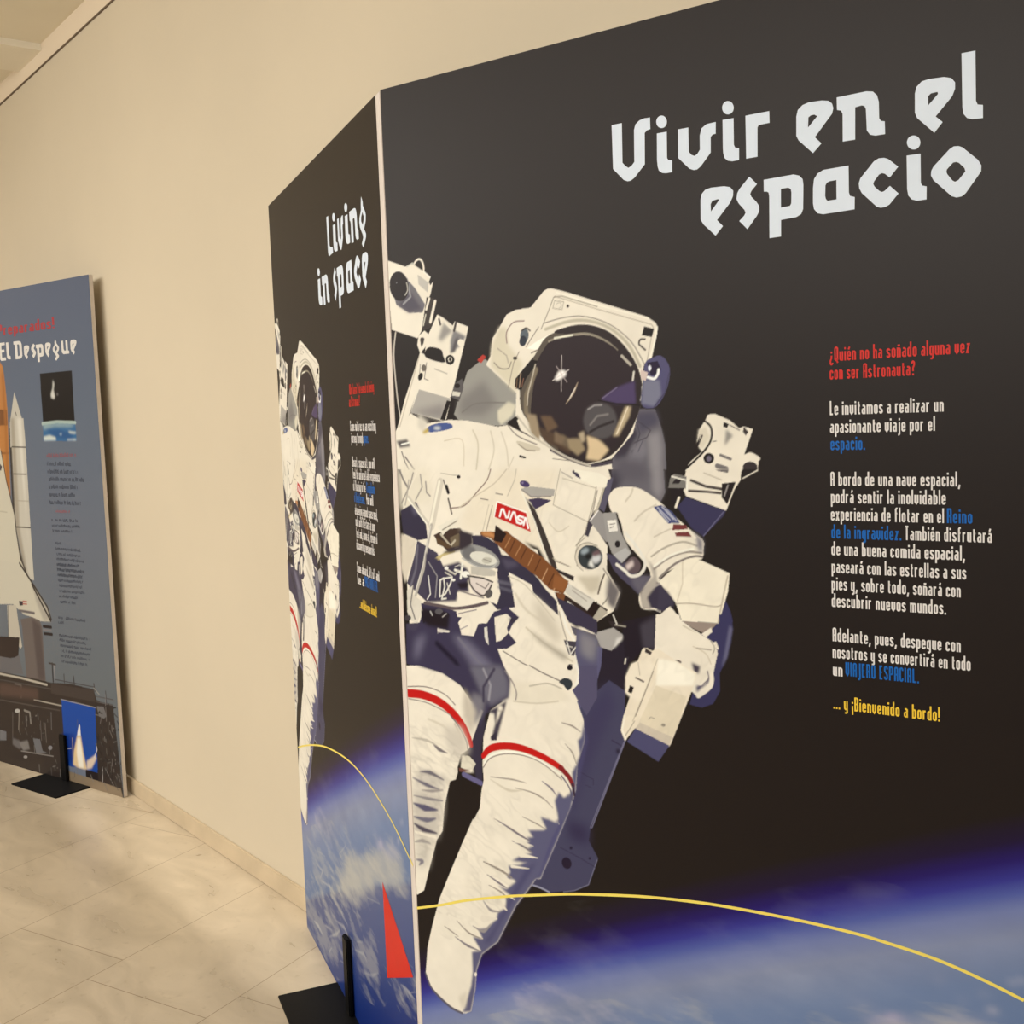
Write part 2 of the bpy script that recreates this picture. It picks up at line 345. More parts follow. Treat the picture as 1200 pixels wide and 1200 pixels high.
ASTRONAUT = '''
# --- grey pack and column behind the legs
F D 104,98,100 | 320 -8 612 -8 622 130 590 200 440 100 330 130
F D 62,56,64 s14 | 320 0 400 0 380 60 340 130 300 160
F B 104,98,100 | 440 860 565 862 600 960 622 1060 628 1200 320 1200 330 1110 400 1010 420 920
F B 60,54,62 s10 | 330 1110 450 960 470 1000 400 1130 340 1150
S B 66,60,66 w6 s6 | 440 860 480 1000 455 1080 430 1130
E B 40,34,38 | 440 1100 8 14 20
F B 78,73,84 s14 | 450 880 570 870 590 940 480 1000
F F 46,40,48 | 230 120 420 100 410 430 300 370 210 620 170 630 150 560
F F 42,36,42 | 380 40 570 0 575 190 500 190 440 260 400 280 390 180
F F 70,64,70 s8 | 480 60 570 10 570 190 500 195
F F 92,88,112 | 130 80 215 120 270 180 262 290 210 480 180 565 150 560 95 440
F F 118,112,118 s20 | 130 80 215 120 215 230 160 300 120 200
F P 72,69,88 | 714 797 733 810 731 862 733 868 692 971 690 985 701 1006 690 1036 673 1043 644 1046 624 1036 640 960 660 880 682 826
F P 66,61,84 s6 | 690 830 715 800 720 830 690 900 668 960 660 900
S F 126,121,140 w5 s3 | 400 705 210 1200
S G 118,113,130 w5 s3 | 715 110 500 655
F P 58,52,74 s5 | 664 960 690 968 690 990 668 985
S G 120,116,132 w5 s3 | 545 860 490 1018 400 1056 330 1064
E G 44,37,50 | 350 880 30 38 -20
E G 46,40,56 | 378 783 9 11
E G 46,40,56 | 498 850 8 9
S G 54,48,66 w4 | 310 780 440 850 530 905
S G 56,50,68 w4 | 440 300 520 345 520 380
S G 56,50,68 w3 | 470 380 510 400
E G 44,38,52 s4 | 678 165 12 16
S G 54,48,66 w6 | 640 95 700 130
T H 152,148,160 w9 s2 | 835 370 880 385 930 410
F B 140,133,130 s16 | 520 1010 590 980 606 1080 600 1200 540 1200
F B 120,114,116 s10 | 440 1080 500 1020 520 1100 470 1190 400 1190
F D 138,131,128 s14 | 540 -20 600 -20 612 110 590 170 550 120
F D 92,86,90 s22 | 340 -60 480 -60 540 40 470 70 350 60
S B 70,64,70 w5 s5 | 470 930 540 980 520 1020 450 1050
S B 76,70,78 w4 s3 | 500 1030 470 1100
# --- pack on the left
F A 152,146,132 | 470 650 530 600 570 580 700 690 750 760 740 900 690 950 640 955 430 935 395 890 420 800
F A 128,121,112 s20 | 430 800 560 700 640 830 560 900 420 900
T A 118,111,102 w6 s6 | 440 880 520 830 680 825
F A 214,202,172 s5 | 640 870 700 820 745 840 720 900 660 950 640 920
F A 180,60,48 | 525 585 556 555 574 566 548 604
# --- camera and arm on the left
F A W | 20 25 120 60 160 45 215 80 278 140 262 215 232 280 215 415 190 462 45 415 25 200
F A W | 300 330 330 345 388 392 398 368 475 398 466 440 380 790 350 920 320 925 150 880 190 740 230 560 238 470
F A W | 205 540 236 560 196 730 120 960 84 1010 60 1000 78 960 120 800
F A 112,106,106 | 120 120 175 180 232 272 218 318 140 320 70 275 60 240
F A 84,78,84 s8 | 150 200 215 300 140 318 80 275
S A 150,145,140 w10 s4 | 130 130 150 230 110 270
E A 42,37,37 | 86 170 54 84 -6
T A 200,190,170 w5 | 128 150 134 190 120 220
E A 120,115,112 | 72 150 4 4
T A W w10 | 160 90 172 40 196 18 215 32 224 70 218 110
F A 190,180,162 | 190 105 252 150 246 205 195 160
S A 240,230,205 w8 | 225 90 270 130
F A K | 268 105 286 132 262 165 252 148
S A 200,192,170 w6 | 130 60 160 40 175 55
F A 66,58,52 | 240 230 298 245 270 400 212 420 228 320
S A W w13 | 255 240 238 300
S A W w16 | 288 255 262 370
S A 205,195,170 w7 | 235 330 222 390
E A 60,52,48 | 240 400 16 12
F A W | 195 450 228 420 264 450 242 500 205 548 188 500
G A 70,62,56 | 205 462 228 465 212 512
F A 150,142,130 s8 | 335 372 388 420 325 480 305 470
F A 130,124,118 s6 | 392 415 462 452 430 505 372 550 374 475
F A 90,84,82 s5 | 400 470 420 450 400 540 376 545
E A W | 432 488 18 20
S A 70,62,58 w14 | 405 375 395 420
S A 70,62,58 w12 | 310 355 318 385
S A W w10 | 345 375 380 410
G A K | 250 514 318 524 334 560 338 600 234 568
E A K | 372 584 25 28
E A W | 372 582 11 14
E A K | 372 582 7 9
S A K w5 | 372 560 372 606
S A 120,112,100 w4 | 205 610 198 700
S A 90,82,74 w4 | 240 600 228 690 250 700
E A K | 206 678 13 22 20
E A 110,100,88 | 225 630 14 20
S A 170,160,140 w5 s3 | 285 635 355 662
F A 172,163,148 | 198 750 376 802 345 922 150 882
F A 140,132,122 s14 | 150 882 340 830 335 920
F A K | 354 812 376 816 342 925 318 920
F A 92,86,82 | 396 720 440 690 448 740 425 812 375 800
F A 214,204,180 | 388 760 432 768 424 790 384 785
S A K w6 | 375 795 420 815
E A 40,34,32 | 412 730 16 14
T A 208,194,172 w7 | 66 430 56 560 74 780 92 905
S A 190,176,150 w5 | 200 560 90 960
# --- helmet
F A W | 607 500 612 462 650 402 690 330 740 304 825 290 900 197 920 185 945 183 1010 198 1200 256 1480 342 1528 375 1540 400 1538 430 1505 580 1460 620 1450 800 1400 1000 1280 1140 1160 1172 1060 1150 870 1040 770 980 740 900 745 770 574 612 600 562
F A 214,200,168 s8 | 607 500 650 402 690 400 700 500 780 600 740 770 600 620
S B 170,156,132 w4 s2 | 0 226 250 302 545 385 555 400 520 590
S B 244,232,204 w6 s2 | 10 205 250 278 530 352
T B 245,234,206 w10 s4 | 575 400 565 470 535 585
S A 150,138,116 w5 s2 | 885 410 930 300 955 232 1000 225 1200 285
S A 150,138,116 w3 | 960 252 1012 258 1002 302 950 294 960 252
T A 170,160,138 w3 | 970 270 990 262 998 280 985 295
E A 50,42,40 | 1034 282 8 9
F B K | 504 395 560 410 547 456 490 446
T B 66,58,52 w10 | 508 468 482 470 475 495 490 510 510 528
T B 120,110,95 w5 s2 | -60 378 60 345 180 342 310 385 420 470 480 560 505 610
T B 190,178,150 w16 s8 | -50 412 80 368 200 366 320 412 420 505 480 620
E A 92,98,100 | 790 450 24 42 8
E A 52,56,62 | 782 478 20 30 8
T A 58,50,46 w8 | 775 420 800 405 822 420
T A 128,100,92 w6 | 692 490 690 430 728 374 788 365
F A 250,240,214 | 805 520 860 480 932 440 920 498 862 530
S A 120,108,92 w7 s3 | 830 545 925 500
S A 130,118,100 w5 s3 | 800 510 870 400
T A 140,128,110 w6 s3 | 620 600 655 632 700 632 716 596
S A 160,146,124 w5 s3 | 640 520 690 560 700 600
S A 150,136,116 w5 s3 | 760 540 730 600 700 740
E A 60,52,48 | 738 575 12 10
F A K | 752 898 760 915 716 948 690 950 700 930
G B 92,82,70 | -60 470 0 430 90 393 200 388 310 428 400 512 465 620 494 730 488 830 440 960 380 1060 300 1132 200 1165 100 1152 0 1090 -80 1010 -130 950 -185 870 -196 760 -172 640 -110 555
G B 50,42,42 | 0 432 90 395 200 390 310 430 400 515 465 620 492 730 486 830 440 960 380 1060 300 1132 200 1160 100 1145 20 1085 60 900 380 700 200 470
T B 150,138,116 w14 s5 | -30 480 80 448 190 440 290 482 350 532
G B 50,41,43 | -20 480 90 452 200 448 300 490 380 556 428 632 452 720 448 820 418 920 366 1020 296 1098 200 1136 130 1126 0 1052 -92 980 -132 900 -128 800 -112 690 -100 600 -60 524
S B 235,225,195 w10 s3 | 0 462 100 445
S B 186,174,152 w14 s5 | 378 562 428 612
S B 224,215,192 w10 s3 | 446 652 440 700
T B 176,168,156 w8 s3 | 492 735 494 770 484 810
F A K | 780 640 830 580 868 590 800 690 770 760 735 735 740 690
S A 110,84,60 w6 | 750 690 745 745
S A 170,140,110 w5 | 770 660 762 740
S A 130,90,70 w5 | 785 690 776 735
T A 124,110,88 w26 s10 | 856 640 826 720 800 790 800 880
T A 200,186,160 w6 s2 | 852 610 830 700 812 770 806 840
F A 156,136,106 s4 | 800 886 856 896 880 1000 872 1046 828 1000
F A 84,66,52 s6 | 870 960 990 1010 1080 1080 1040 1110 900 1040
F A 108,92,72 s4 | 1000 1000 1060 1040 1110 1080 1090 1110 1000 1060
F B 104,82,62 s4 | -80 900 -20 900 20 960 -40 990
G B 84,78,76 s6 | 165 900 190 850 250 825 320 850 350 920 330 1000 260 1030 190 1000 165 950
S B 150,142,134 w8 s6 | 188 862 225 840 265 838
S B 128,120,112 w10 s8 | 200 950 240 900 300 890
S B 50,44,44 w14 s8 | 200 990 250 960 330 930
F B 190,168,130 s4 | 398 850 432 846 420 900 360 1010 330 1014 368 920
S B 232,214,180 w6 s3 | 412 850 380 930 350 1000
F B 78,64,92 s6 | 258 808 300 770 360 735 450 700 458 830 350 832
S B 116,102,122 w6 s4 | 270 800 350 740
S B K w7 | 248 812 350 832 450 836 560 852
F B 214,186,142 s3 | 180 1010 240 1030 272 1052 306 1090 250 1152 178 1142 190 1080
F B 152,132,100 s3 | 70 1030 142 1026 172 1088 130 1122 82 1080
F B 176,156,124 s3 | 135 1000 165 985 172 1040 150 1050
F B 120,100,78 s4 | 0 985 62 1022 40 1062 0 1045
F B 66,50,42 s4 | -30 1040 60 1090 120 1130 40 1090
E B 255,252,240 s6 | 40 664 26 20 -20
E B 255,252,240 s3 | 22 682 22 14 -40
S B 220,205,190 w3 s3 | 40 560 38 760
S B 220,205,190 w4 s3 | -10 700 80 640
S B 190,170,160 w3 s3 | 10 620 70 710
T B 160,138,112 w4,14,4 s3 | 130 712 105 770 64 832
S B 240,226,200 w3,6,2 s2 | 118 740 96 780 80 810
G B 84,79,106 | 510 600 560 568 600 562 642 612 646 685 618 780 562 852 490 836 500 700
F B 120,118,130 s6 | 500 700 590 700 600 780 560 845 490 830
S B 70,64,84 w6 s4 | 560 850 620 770 644 660
F B 44,36,54 | 520 600 580 590 600 640 570 670 540 670
T B 246,240,228 w15 | 525 682 560 690 580 665 585 640
E B 230,226,236 | 535 630 9 16
F B 214,190,172 | 484 640 525 655 512 705 488 690
# --- torso
F A W | 40 1010 84 985 150 884 240 942 370 921 470 926 640 960 700 950 770 990 870 1042 1040 1132 1160 1175 1280 1160 1285 1200 30 1200
F P W | 470 548 712 548 716 560 705 578 694 612 712 640 711 668 727 695 719 716 700 728 697 742 690 760 676 770 684 800 690 815 640 840 600 830 560 800 484 790 478 700
T B 74,66,72 w16 s4 | -20 1090 80 1140 200 1178 320 1160
T A 196,184,160 w10 s6 | 750 900 830 1000 900 1056 1040 1136 1160 1180
T A 120,110,98 w6 s3 | 690 940 750 1010 860 1060
G A 206,192,164 | 750 1040 860 1070 880 1090 840 1096 770 1076
T A 140,128,108 w6 s3 | 760 1060 800 1090 850 1096
G A 74,88,132 | 250 960 310 940 372 942 384 966 320 985 250 990
E A 200,200,190 s4 | 300 968 20 9
E A 190,160,70 s4 | 235 985 20 12 -30
F A 212,200,176 s10 | 195 890 250 935 220 990 190 960
F A K | 762 1118 800 1130 796 1140 760 1132
S A 100,92,80 w4 | 950 1140 1040 1150
F A 90,84,80 s4 | 70 1040 130 1030 150 1070 90 1080
S A 240,232,210 w8 | 100 1060 140 1050
S A 110,102,94 w8 s3 | 120 1130 170 1200
S A 90,82,78 w6 s3 | 100 1100 120 1160 140 1200
T A 206,190,160 w5 s4 | 340 1040 440 1035 450 1180
T A 204,190,160 w8 s6 | 500 980 530 1060 520 1200
T A 208,194,166 w8 s6 | 600 985 620 1090 590 1200
T A 210,196,168 w8 s6 | 660 990 690 1080 700 1180
S A 206,192,164 w5 s4 | 730 1130 700 1200
# sleeve folds on the left and dark under-arm
F C 226,212,184 s18 | 80 -10 250 -10 280 180 130 220 95 230
S C 120,112,104 w10 s5 | 90 10 110 60 140 110 
S C 150,140,126 w8 s5 | 165 20 150 80 100 190
S C 160,150,134 w8 s5 | 205 30 215 100 180 170
S C 130,122,112 w7 s5 | 235 70 240 130 260 150
S C 170,160,142 w7 s5 | 140 60 130 150 120 200
S C W w6 s3 | 185 20 140 120
F C N | 96 232 180 182 235 290 246 390 190 400 110 362 100 290
F C 88,82,96 s8 | 150 210 180 190 200 240 170 260
F C W2 s3 | 98 362 180 396 176 470 120 640 100 560
F C 72,66,78 | 188 400 300 470 340 560 315 620 318 720 240 745 130 640 152 560 176 470
S C 108,102,108 w12 s8 | 190 430 180 560 150 660
F C 70,54,46 | 280 370 350 335 430 330 462 380 424 432 360 462 300 402
S C 210,197,172 w40 | 318 70 268 320
S C 238,226,198 w14 s5 | 312 70 262 310
S C 178,168,150 w17 | 268 312 236 470 222 560 138 835
S C 220,210,190 w5 s3 | 262 320 220 540 150 780
S C 206,194,170 w20 | 138 158 248 304
S C 244,234,208 w7 | 136 166 240 306
E C K | 420 42 11 10
S C K w18 | 352 95 362 130
S C K w6 | 335 60 350 110
S C 70,60,54 w9 | 362 165 382 250
S C 150,140,120 w3 | 320 22 410 35
F C 226,214,188 | 300 322 372 285 424 268 412 304 350 350 330 372 318 345
S C 140,128,108 w6 s3 | 330 340 410 290
F C 112,96,74 | 372 384 420 360 462 396 440 440 380 440
S C 190,176,148 w10 | 320 365 375 430 400 400
F C 196,176,120 | 284 500 350 462 402 448 400 466 330 490 292 530
F C 90,70,50 | 290 380 380 430 370 450 300 420
# chest control unit seams
F C 230,214,184 s22 | 430 300 470 190 640 0 980 0 950 200 860 250 980 560 1070 600 900 500 700 360 560 350 450 350
T C 122,98,84 w6 s2 | 372 218 430 212 470 190 530 120 580 60 600 0
T C 200,184,156 w6 s4 | 420 218 500 160 620 80 690 0
S C 176,164,140 w4 s2 | 695 150 735 60 745 0
S C 110,100,86 w5 | 630 135 668 142
S C 110,100,86 w5 | 545 165 585 172
S C 150,136,112 w5 s2 | 610 205 575 350
S C 190,176,150 w4 s2 | 590 200 555 350
S C 160,148,124 w4 s2 | 992 0 952 200 1140 292 1200 306
S C 150,138,116 w5 s2 | 1195 100 1180 180 1130 360 1080 430
S C 180,168,142 w4 s2 | 1005 50 1190 105
S C 60,52,60 w18 | 1068 14 1100 34
S C 150,140,124 w5 s2 | 1000 15 1060 50
T C 208,194,166 w6 s4 | 930 300 980 350 1040 320
F C 168,160,146 | 772 108 830 96 962 112 956 150 900 150 830 160 790 130
S C 120,112,104 w5 s2 | 775 115 830 155 940 152
E C 70,56,92 | 792 82 29 18 20
E C 130,115,140 | 780 76 6 6
F C 66,56,76 | 806 170 870 160 942 174 900 200 852 226
F C 184,174,152 | 790 150 830 190 960 555 925 550 845 300
F C 62,54,50 | 806 175 852 228 905 350 942 452 975 555 948 560 900 440 836 262
S C 232,220,194 w9 s2 | 776 130 846 290 928 540
F C K s2 | 790 405 870 440 905 500 880 510 850 460
F C W | 815 440 862 452 870 480
F C 52,46,46 | 938 545 1070 602 1066 630 980 580
S C 180,166,140 w4 s2 | 950 500 1050 550
S C 120,108,92 w4 | 960 515 1040 545
F C RED | 640 186 800 246 826 352 620 266
S C 250,240,222 w5 s1 | 620 268 636 180 802 242
S C 244,234,222 w11 | 652 264 662 226 672 226 688 270 698 270 706 238
S C 244,234,222 w11 | 710 282 726 242 736 244 748 294
S C 244,234,222 w11 | 784 270 762 262 752 270 758 282 776 288 780 300 770 306 748 298
S C 244,234,222 w11 | 786 312 794 274 800 276 812 330
# dial on the chest
E C 216,202,176 | 1150 490 74 78
T C 150,138,118 w5 s2 | 1090 540 1075 490 1100 430 1150 412 1200 430
E C 56,60,60 | 1150 492 58 66
E D 56,60,60 | 202 495 68 68
E D 150,158,156 s4 | 170 460 24 16 -30
E D 205,200,190 s3 | 235 500 24 30 30
F D 235,228,210 s2 | 190 540 205 500 225 555
E D 30,32,32 s4 | 190 490 18 16
F D 110,84,84 s5 | 210 470 250 450 258 480 220 490
S D 150,138,118 w4 | 118 470 130 420 170 385
S D 150,138,118 w4 | 125 540 160 570
# --- pelvis shadows
F C N | 495 372 560 370 640 420 662 480 720 490 800 540 872 620 900 662 972 742 982 822 840 692 832 650 705 580 690 622 640 612 640 560 600 550 432 455 500 420
F C 82,75,88 s10 | 660 500 740 520 760 540 690 560
F C N | 636 572 702 578 722 680 738 775 640 790 596 742 636 760 655 700
F C 100,96,104 s3 | 636 620 720 640 722 655 640 640
F C 100,96,104 s3 | 640 655 725 680 725 692 642 668
E C 148,144,134 | 540 490 118 56 22
E C 112,108,104 s6 | 480 470 40 40
E C 216,208,186 | 560 500 78 34 16
E C 190,182,160 | 580 512 30 18
S C 120,114,104 w4 | 560 505 600 520
T C 180,176,164 w6 s2 | 440 500 520 545 600 555 640 520
F C 62,56,74 | 205 752 330 768 410 800 412 826 440 830 420 862 436 930 505 938 532 866 580 866 596 836 620 800 648 792 690 770 760 832 726 868 702 920 746 975 690 1010 640 1010 672 1100 722 1200 330 1200 250 1142 128 1092 126 870 200 862 220 800
F C W | 408 800 470 780 575 758 616 790 584 856 520 872 500 905 470 935 442 930 418 862 438 832 412 828
F C W | 622 832 690 812 716 836 692 892 700 920 660 962 632 970 626 900
F C 215,205,185 | 565 890 580 885 590 990 575 970 566 940
F C 225,212,190 | 300 892 370 908 368 918 305 916 304 930
F C 112,106,120 s22 | 380 930 470 960 590 1080 660 1200 560 1200 470 1060
F C 112,106,120 s18 | 180 960 240 920 200 1040 170 1080
S C 116,110,118 w14 s12 | 420 950 520 1070 640 1190
S C 40,35,48 w26 s18 | 300 980 400 1080 470 1190
F C 40,34,38 s6 | 210 780 330 790 370 830 360 900 250 880 215 850
S C 180,172,160 w8 s3 | 262 800 272 820
E C 90,85,84 | 310 800 22 16
# clamp and tool bits
F C 66,60,74 s2 | 236 470 300 500 330 545 420 520 470 560 486 600 470 640 480 690 420 684 408 742 250 748 236 640
F C 58,50,54 s3 | 424 340 500 362 500 420 440 452 380 470 330 470 380 440 424 430
S C 150,142,136 w6 s3 | 250 520 300 600 290 720
S C 226,218,196 w8 | 316 624 336 612 342 660 326 730 350 726
S C 226,218,196 w8 | 336 614 384 606 376 640 346 700 314 716 318 630
S C 50,44,48 w6 | 330 640 325 690
S C 232,224,200 w13 | 400 566 480 596
S C 232,224,200 w13 | 442 530 432 612
S C 206,196,172 w9 | 350 560 400 590 420 570
S C 206,196,172 w7 | 345 580 380 600
E C 240,232,210 | 460 590 22 18
E C 60,52,52 | 415 545 10 8
F C 218,202,184 | 484 612 530 606 612 630 596 690 545 722 500 690
F C W | 410 690 470 700 540 735 560 745 470 770 420 740
S C 44,38,40 w8 | 470 598 560 612 612 634
T C 70,60,58 w9 | 480 612 488 650 520 690 560 710 590 680 606 650
S C 120,110,100 w6 | 520 640 570 670 590 640
E C 90,84,80 | 590 700 20 26 20
S C 120,110,104 w7 | 420 680 480 700 560 722
T C 96,82,80 w16 | 230 752 320 768 400 782 500 770 582 750
F C 190,180,160 | 490 545 600 560 630 575 625 600 560 600 490 590
F C 58,52,62 s2 | 700 840 760 830 725 868
T C 190,178,152 w5 s3 | 700 600 780 640 840 700 960 850
T C 214,200,172 w14 s10 | 740 700 800 790 900 860
F C 206,192,166 s22 | 840 720 960 840 1010 960 960 980 860 860
S C 120,110,110 w5 s3 | 420 812 470 800 520 790
S C 150,140,134 w5 s3 | 430 900 470 880
E C 44,38,42 | 345 820 26 18 10
S C 190,182,168 w5 s2 | 330 830 352 812
S C 40,34,40 w10 s4 | 215 800 225 860
F C 40,34,40 s4 | 410 640 480 632 470 668 430 672
S C 226,218,200 w6 s2 | 250 600 262 700 244 730
S C 200,190,176 w5 s2 | 400 548 424 538 452 550
E C 232,224,204 | 352 556 12 9
E C 232,224,204 | 392 622 10 8
S C 210,200,180 w6 s2 | 356 640 372 700
# left edge fittings
F C 216,204,180 | 130 680 165 650 160 700 210 740 208 800 190 866 150 850 132 800
S C 120,112,104 w8 s3 | 165 660 150 760 175 840
E C 70,64,66 | 135 835 18 16
F C 70,64,78 s3 | 126 870 200 866 180 910 130 900
# tether belt
F C BR | 630 352 690 345 720 372 900 500 1005 602 1040 640 1010 702 930 672 860 602 700 482 600 388 540 366 545 350
F C 190,130,80 s3 | 545 352 600 350 622 366 625 385 560 372
F C 44,32,28 | 628 312 690 362 662 412 618 402
S C 176,126,84 w5 s2 | 712 385 682 440
S C 176,126,84 w5 s2 | 772 425 740 486
S C 84,50,34 w6 s2 | 735 400 708 462
S C 84,50,34 w6 s2 | 800 445 770 505
S C 176,126,84 w5 s2 | 840 480 812 540
S C 84,50,34 w6 s2 | 880 505 850 570
S C 196,150,108 w5 s2 | 920 560 890 622
S C 84,50,34 w7 s2 | 955 590 925 650
S C 196,150,108 w6 s2 | 982 610 955 680
F C 140,88,52 | 960 590 1040 628 1010 690 948 662
F C 54,42,38 | 960 690 1012 700 1160 800 1200 740 1200 850 1150 830 1050 790 985 760
F C 120,76,48 | 970 690 1020 704 1010 750 980 740
S C 226,216,196 w9 | 1035 745 1080 782
F C 208,198,178 | 1038 640 1188 735 1152 802 1018 690
S C 150,140,124 w5 s2 | 1060 680 1140 740
S C 164,154,136 w4 s2 | 1060 660 1160 725
F D 44,34,32 | 180 800 220 740 300 790 270 830 240 850
F D 176,164,142 | 205 850 258 770 300 805 240 858
F D 54,46,46 | 300 850 400 870 410 885 330 900
S D 226,216,196 w7 | 330 820 350 870
S D 170,160,140 w6 | 340 875 400 885
F D 166,158,146 | 225 920 330 890 384 930 380 955 320 1020 260 1000 215 950
F D 214,206,190 s3 | 350 950 384 938 378 958 330 1010
F D 92,86,92 | 90 880 230 930 260 1000 210 985 110 930
F D 60,54,56 s5 | 90 860 180 830 190 880 120 890
# torso right side
T D 150,138,120 w7 s3 | 240 120 205 280 180 360 
F D 66,60,66 | 190 290 225 230 260 240 205 330 190 380 170 370
S D 190,178,152 w12 | 275 110 250 200 225 250
F D 90,84,96 | 300 60 330 45 315 120 280 240 250 220
F D 240,228,200 | 110 0 250 20 300 50 290 100 240 100 120 50
F D 60,52,70 | 100 10 130 20 150 55 120 40
T D 150,140,122 w8 s4 | 275 560 320 640 300 720 270 760
F D 110,102,98 s8 | 300 600 370 680 340 790 300 760 290 700
F D 200,186,158 s8 | 120 600 260 600 250 680 200 700
S D 90,78,64 w9 s4 | 280 590 260 640 245 700
T C 200,186,156 w8 s8 | 800 890 880 960 980 1030 1060 1080
F C 172,160,138 s14 | 800 888 900 960 1040 1050 1020 1080 880 980
S C 60,50,46 w5 | 670 1022 780 1090 920 1160 980 1200
S C 236,226,204 w14 s3 | 1000 800 1030 900 1070 960
T C 150,138,120 w6 s3 | 985 800 1010 900 1030 960
F C 62,56,70 | 972 720 1060 760 1200 850 1200 930 1100 880 1040 860
F C 70,64,70 | 1012 960 1090 970 1070 1050 1040 1040
S C 200,190,170 w6 | 1020 990 1060 1000
S C 226,216,196 w7 | 1030 970 1050 1040 1080 1000
E C 50,46,50 | 1048 1112 18 16
F C 88,84,104 | 1085 900 1200 960 1200 1200 1090 1160 1075 1050
F C 130,124,124 s16 | 1100 910 1200 960 1180 1080 1110 1040
T C 232,222,198 w12 s3 | 1075 1050 1090 1120 1105 1200
# --- right upper arm
G D W | 302 172 318 128 352 104 430 98 500 118 600 190 660 250 770 345 835 400 838 450 832 500 800 512 640 572 592 622 580 700 600 800 560 790 490 780 478 700 540 600 500 520 400 400 370 290 322 240
F D 76,70,84 | 290 470 380 500 470 600 545 600 490 690 470 700 430 660 370 610 330 562
F D 100,94,100 s8 | 430 600 540 600 480 700 440 650
F D 60,54,66 | 480 690 560 620 600 650 670 750 620 800 560 780 500 780
T D 160,150,140 w12 s6 | 500 760 530 680 600 640
F D W3 s6 | 500 480 530 520 555 600 520 640 480 700 492 780 545 790 520 720 580 640 570 560
T D 206,192,166 w10 s6 | 450 290 500 240 570 200
T D 206,192,166 w10 s6 | 400 180 430 140 440 110
T D 176,164,142 w10 s5 | 545 490 620 440 720 408 800 430
T D 150,138,122 w12 s5 | 560 560 640 500 740 465 825 470
T D 130,118,108 w12 s5 | 590 610 680 530 780 490 830 492
T D 204,190,164 w8 s5 | 560 380 640 340 660 335
T D 240,230,204 w12 s4 | 560 545 660 480 780 445
F D 74,78,112 | 556 212 602 200 662 240 706 302 640 304
S D 190,186,188 w6 | 580 215 650 285
S D 190,186,188 w6 | 605 210 668 280
S D 190,186,188 w6 | 590 235 640 295
S D 190,186,188 w5 | 630 225 685 290
F D 116,58,56 | 668 308 738 312 752 336 662 342
F D 116,58,56 | 676 356 756 350 772 380 684 378
F D 120,114,118 s10 | 770 340 835 400 832 480 800 440 800 400
S D W w14 | 760 350 790 385
# strap on the arm
F D 148,141,132 | 198 292 248 228 275 250 300 330 310 400 290 410
F D 156,149,138 | 272 246 350 240 372 350 400 410 432 470 382 530 322 470 296 400
S D 240,230,214 w6 | 200 290 245 232
F D 232,222,202 | 296 288 346 284 356 346 308 352
S D 90,84,80 w4 | 310 310 340 305
S D 90,84,80 w4 | 312 330 330 322
S D K w10 | 350 250 362 300 380 350
E D 40,36,38 | 354 420 14 20
F D 176,170,160 | 330 480 400 440 430 470 378 526
S D 60,54,56 w6 | 382 530 440 470
G D 96,80,80 | 396 540 440 490 482 528 474 575 432 584
F D 210,190,176 s4 | 400 540 440 510 446 540 410 570
T D 228,218,196 w17 | 350 535 395 570 430 600 480 590 508 545 500 500 450 420 400 360
# --- elbow cover, forearm
F D 61,58,86 | 962 738 990 800 1002 850 992 980 960 1060 930 1140 900 1190 895 1000 850 940 915 865
F D W | 575 832 650 768 715 850 780 900 860 950 915 1020 910 1110 880 1200 540 1200 570 940
F D 238,224,194 | 735 508 770 498 800 502 985 585 975 690 922 866 715 852 682 752 585 632 640 582
F D 66,60,72 s3 | 590 650 640 690 678 752 660 782 640 762 600 800 575 800
T D 176,160,134 w6 s3 | 682 755 780 755 900 772 940 762
S D 190,174,146 w8 s3 | 974 600 952 700 920 860
S D 208,192,162 w6 s4 | 720 520 720 640 690 740
F D 152,134,118 | 715 853 912 868 888 896 850 925 782 896
F D W | 826 926 880 890 888 914 850 946
T D 200,186,158 w8 s5 | 590 860 700 870 790 920
# --- glove and the box it holds
F F 61,58,86 | 925 0 990 0 1002 80 970 240 930 330 932 430 892 502 830 524 760 506 780 430 890 350 920 200
F F 108,104,124 s6 | 985 60 1000 80 970 240 940 300 955 230
F F W | 570 0 700 0 722 70 850 130 900 160 918 220 905 270 880 330 890 390 860 430 808 470 780 440 560 300
T F 206,190,160 w6 s4 | 780 180 850 220 880 280
T F 170,156,134 w7 s4 | 800 190 880 200
T F 150,140,120 w6 s3 | 880 150 900 190 890 220
S F W w14 | 905 160 916 190
E F 70,50,46 | 692 268 22 12 10
F F 70,62,72 s3 | 770 270 820 292 812 332 785 330
F F 72,66,90 s4 | 795 405 840 385 878 330 870 380 820 420 800 440
T F W w26 | 880 330 884 370 870 410 808 458
T F W w26 | 846 290 856 330 840 376 815 386
T F 120,110,110 w7 s4 | 860 320 866 360 836 392
F F 232,215,184 | 550 205 582 190 680 258 800 328 792 380 650 738 452 640 396 712 372 652 385 580 425 460 400 440 400 350 432 280 468 262 496 190 520 188
F F 246,234,206 s6 | 580 250 680 262 796 335 780 400 570 400
F F 222,205,172 | 570 400 742 462 690 640 655 700 470 615
F F 204,188,162 | 480 608 662 690 646 742 454 640
F F 79,76,102 | 455 642 646 738 584 828 408 716
F F 236,220,190 s3 | 470 265 540 250 560 300 480 500 420 460 400 440 402 350 432 280
S F 112,100,84 w5 s2 | 555 320 505 450 455 572
S F 180,166,140 w4 s2 | 580 250 530 380 440 600
F F K | 424 398 446 410 434 446 412 436
S F 80,70,62 w9 | 458 356 500 378
F F 60,50,48 | 512 188 548 212 540 228 508 212
F F 60,54,60 | 400 240 420 240 400 280
S F W w8 | 400 250 396 276
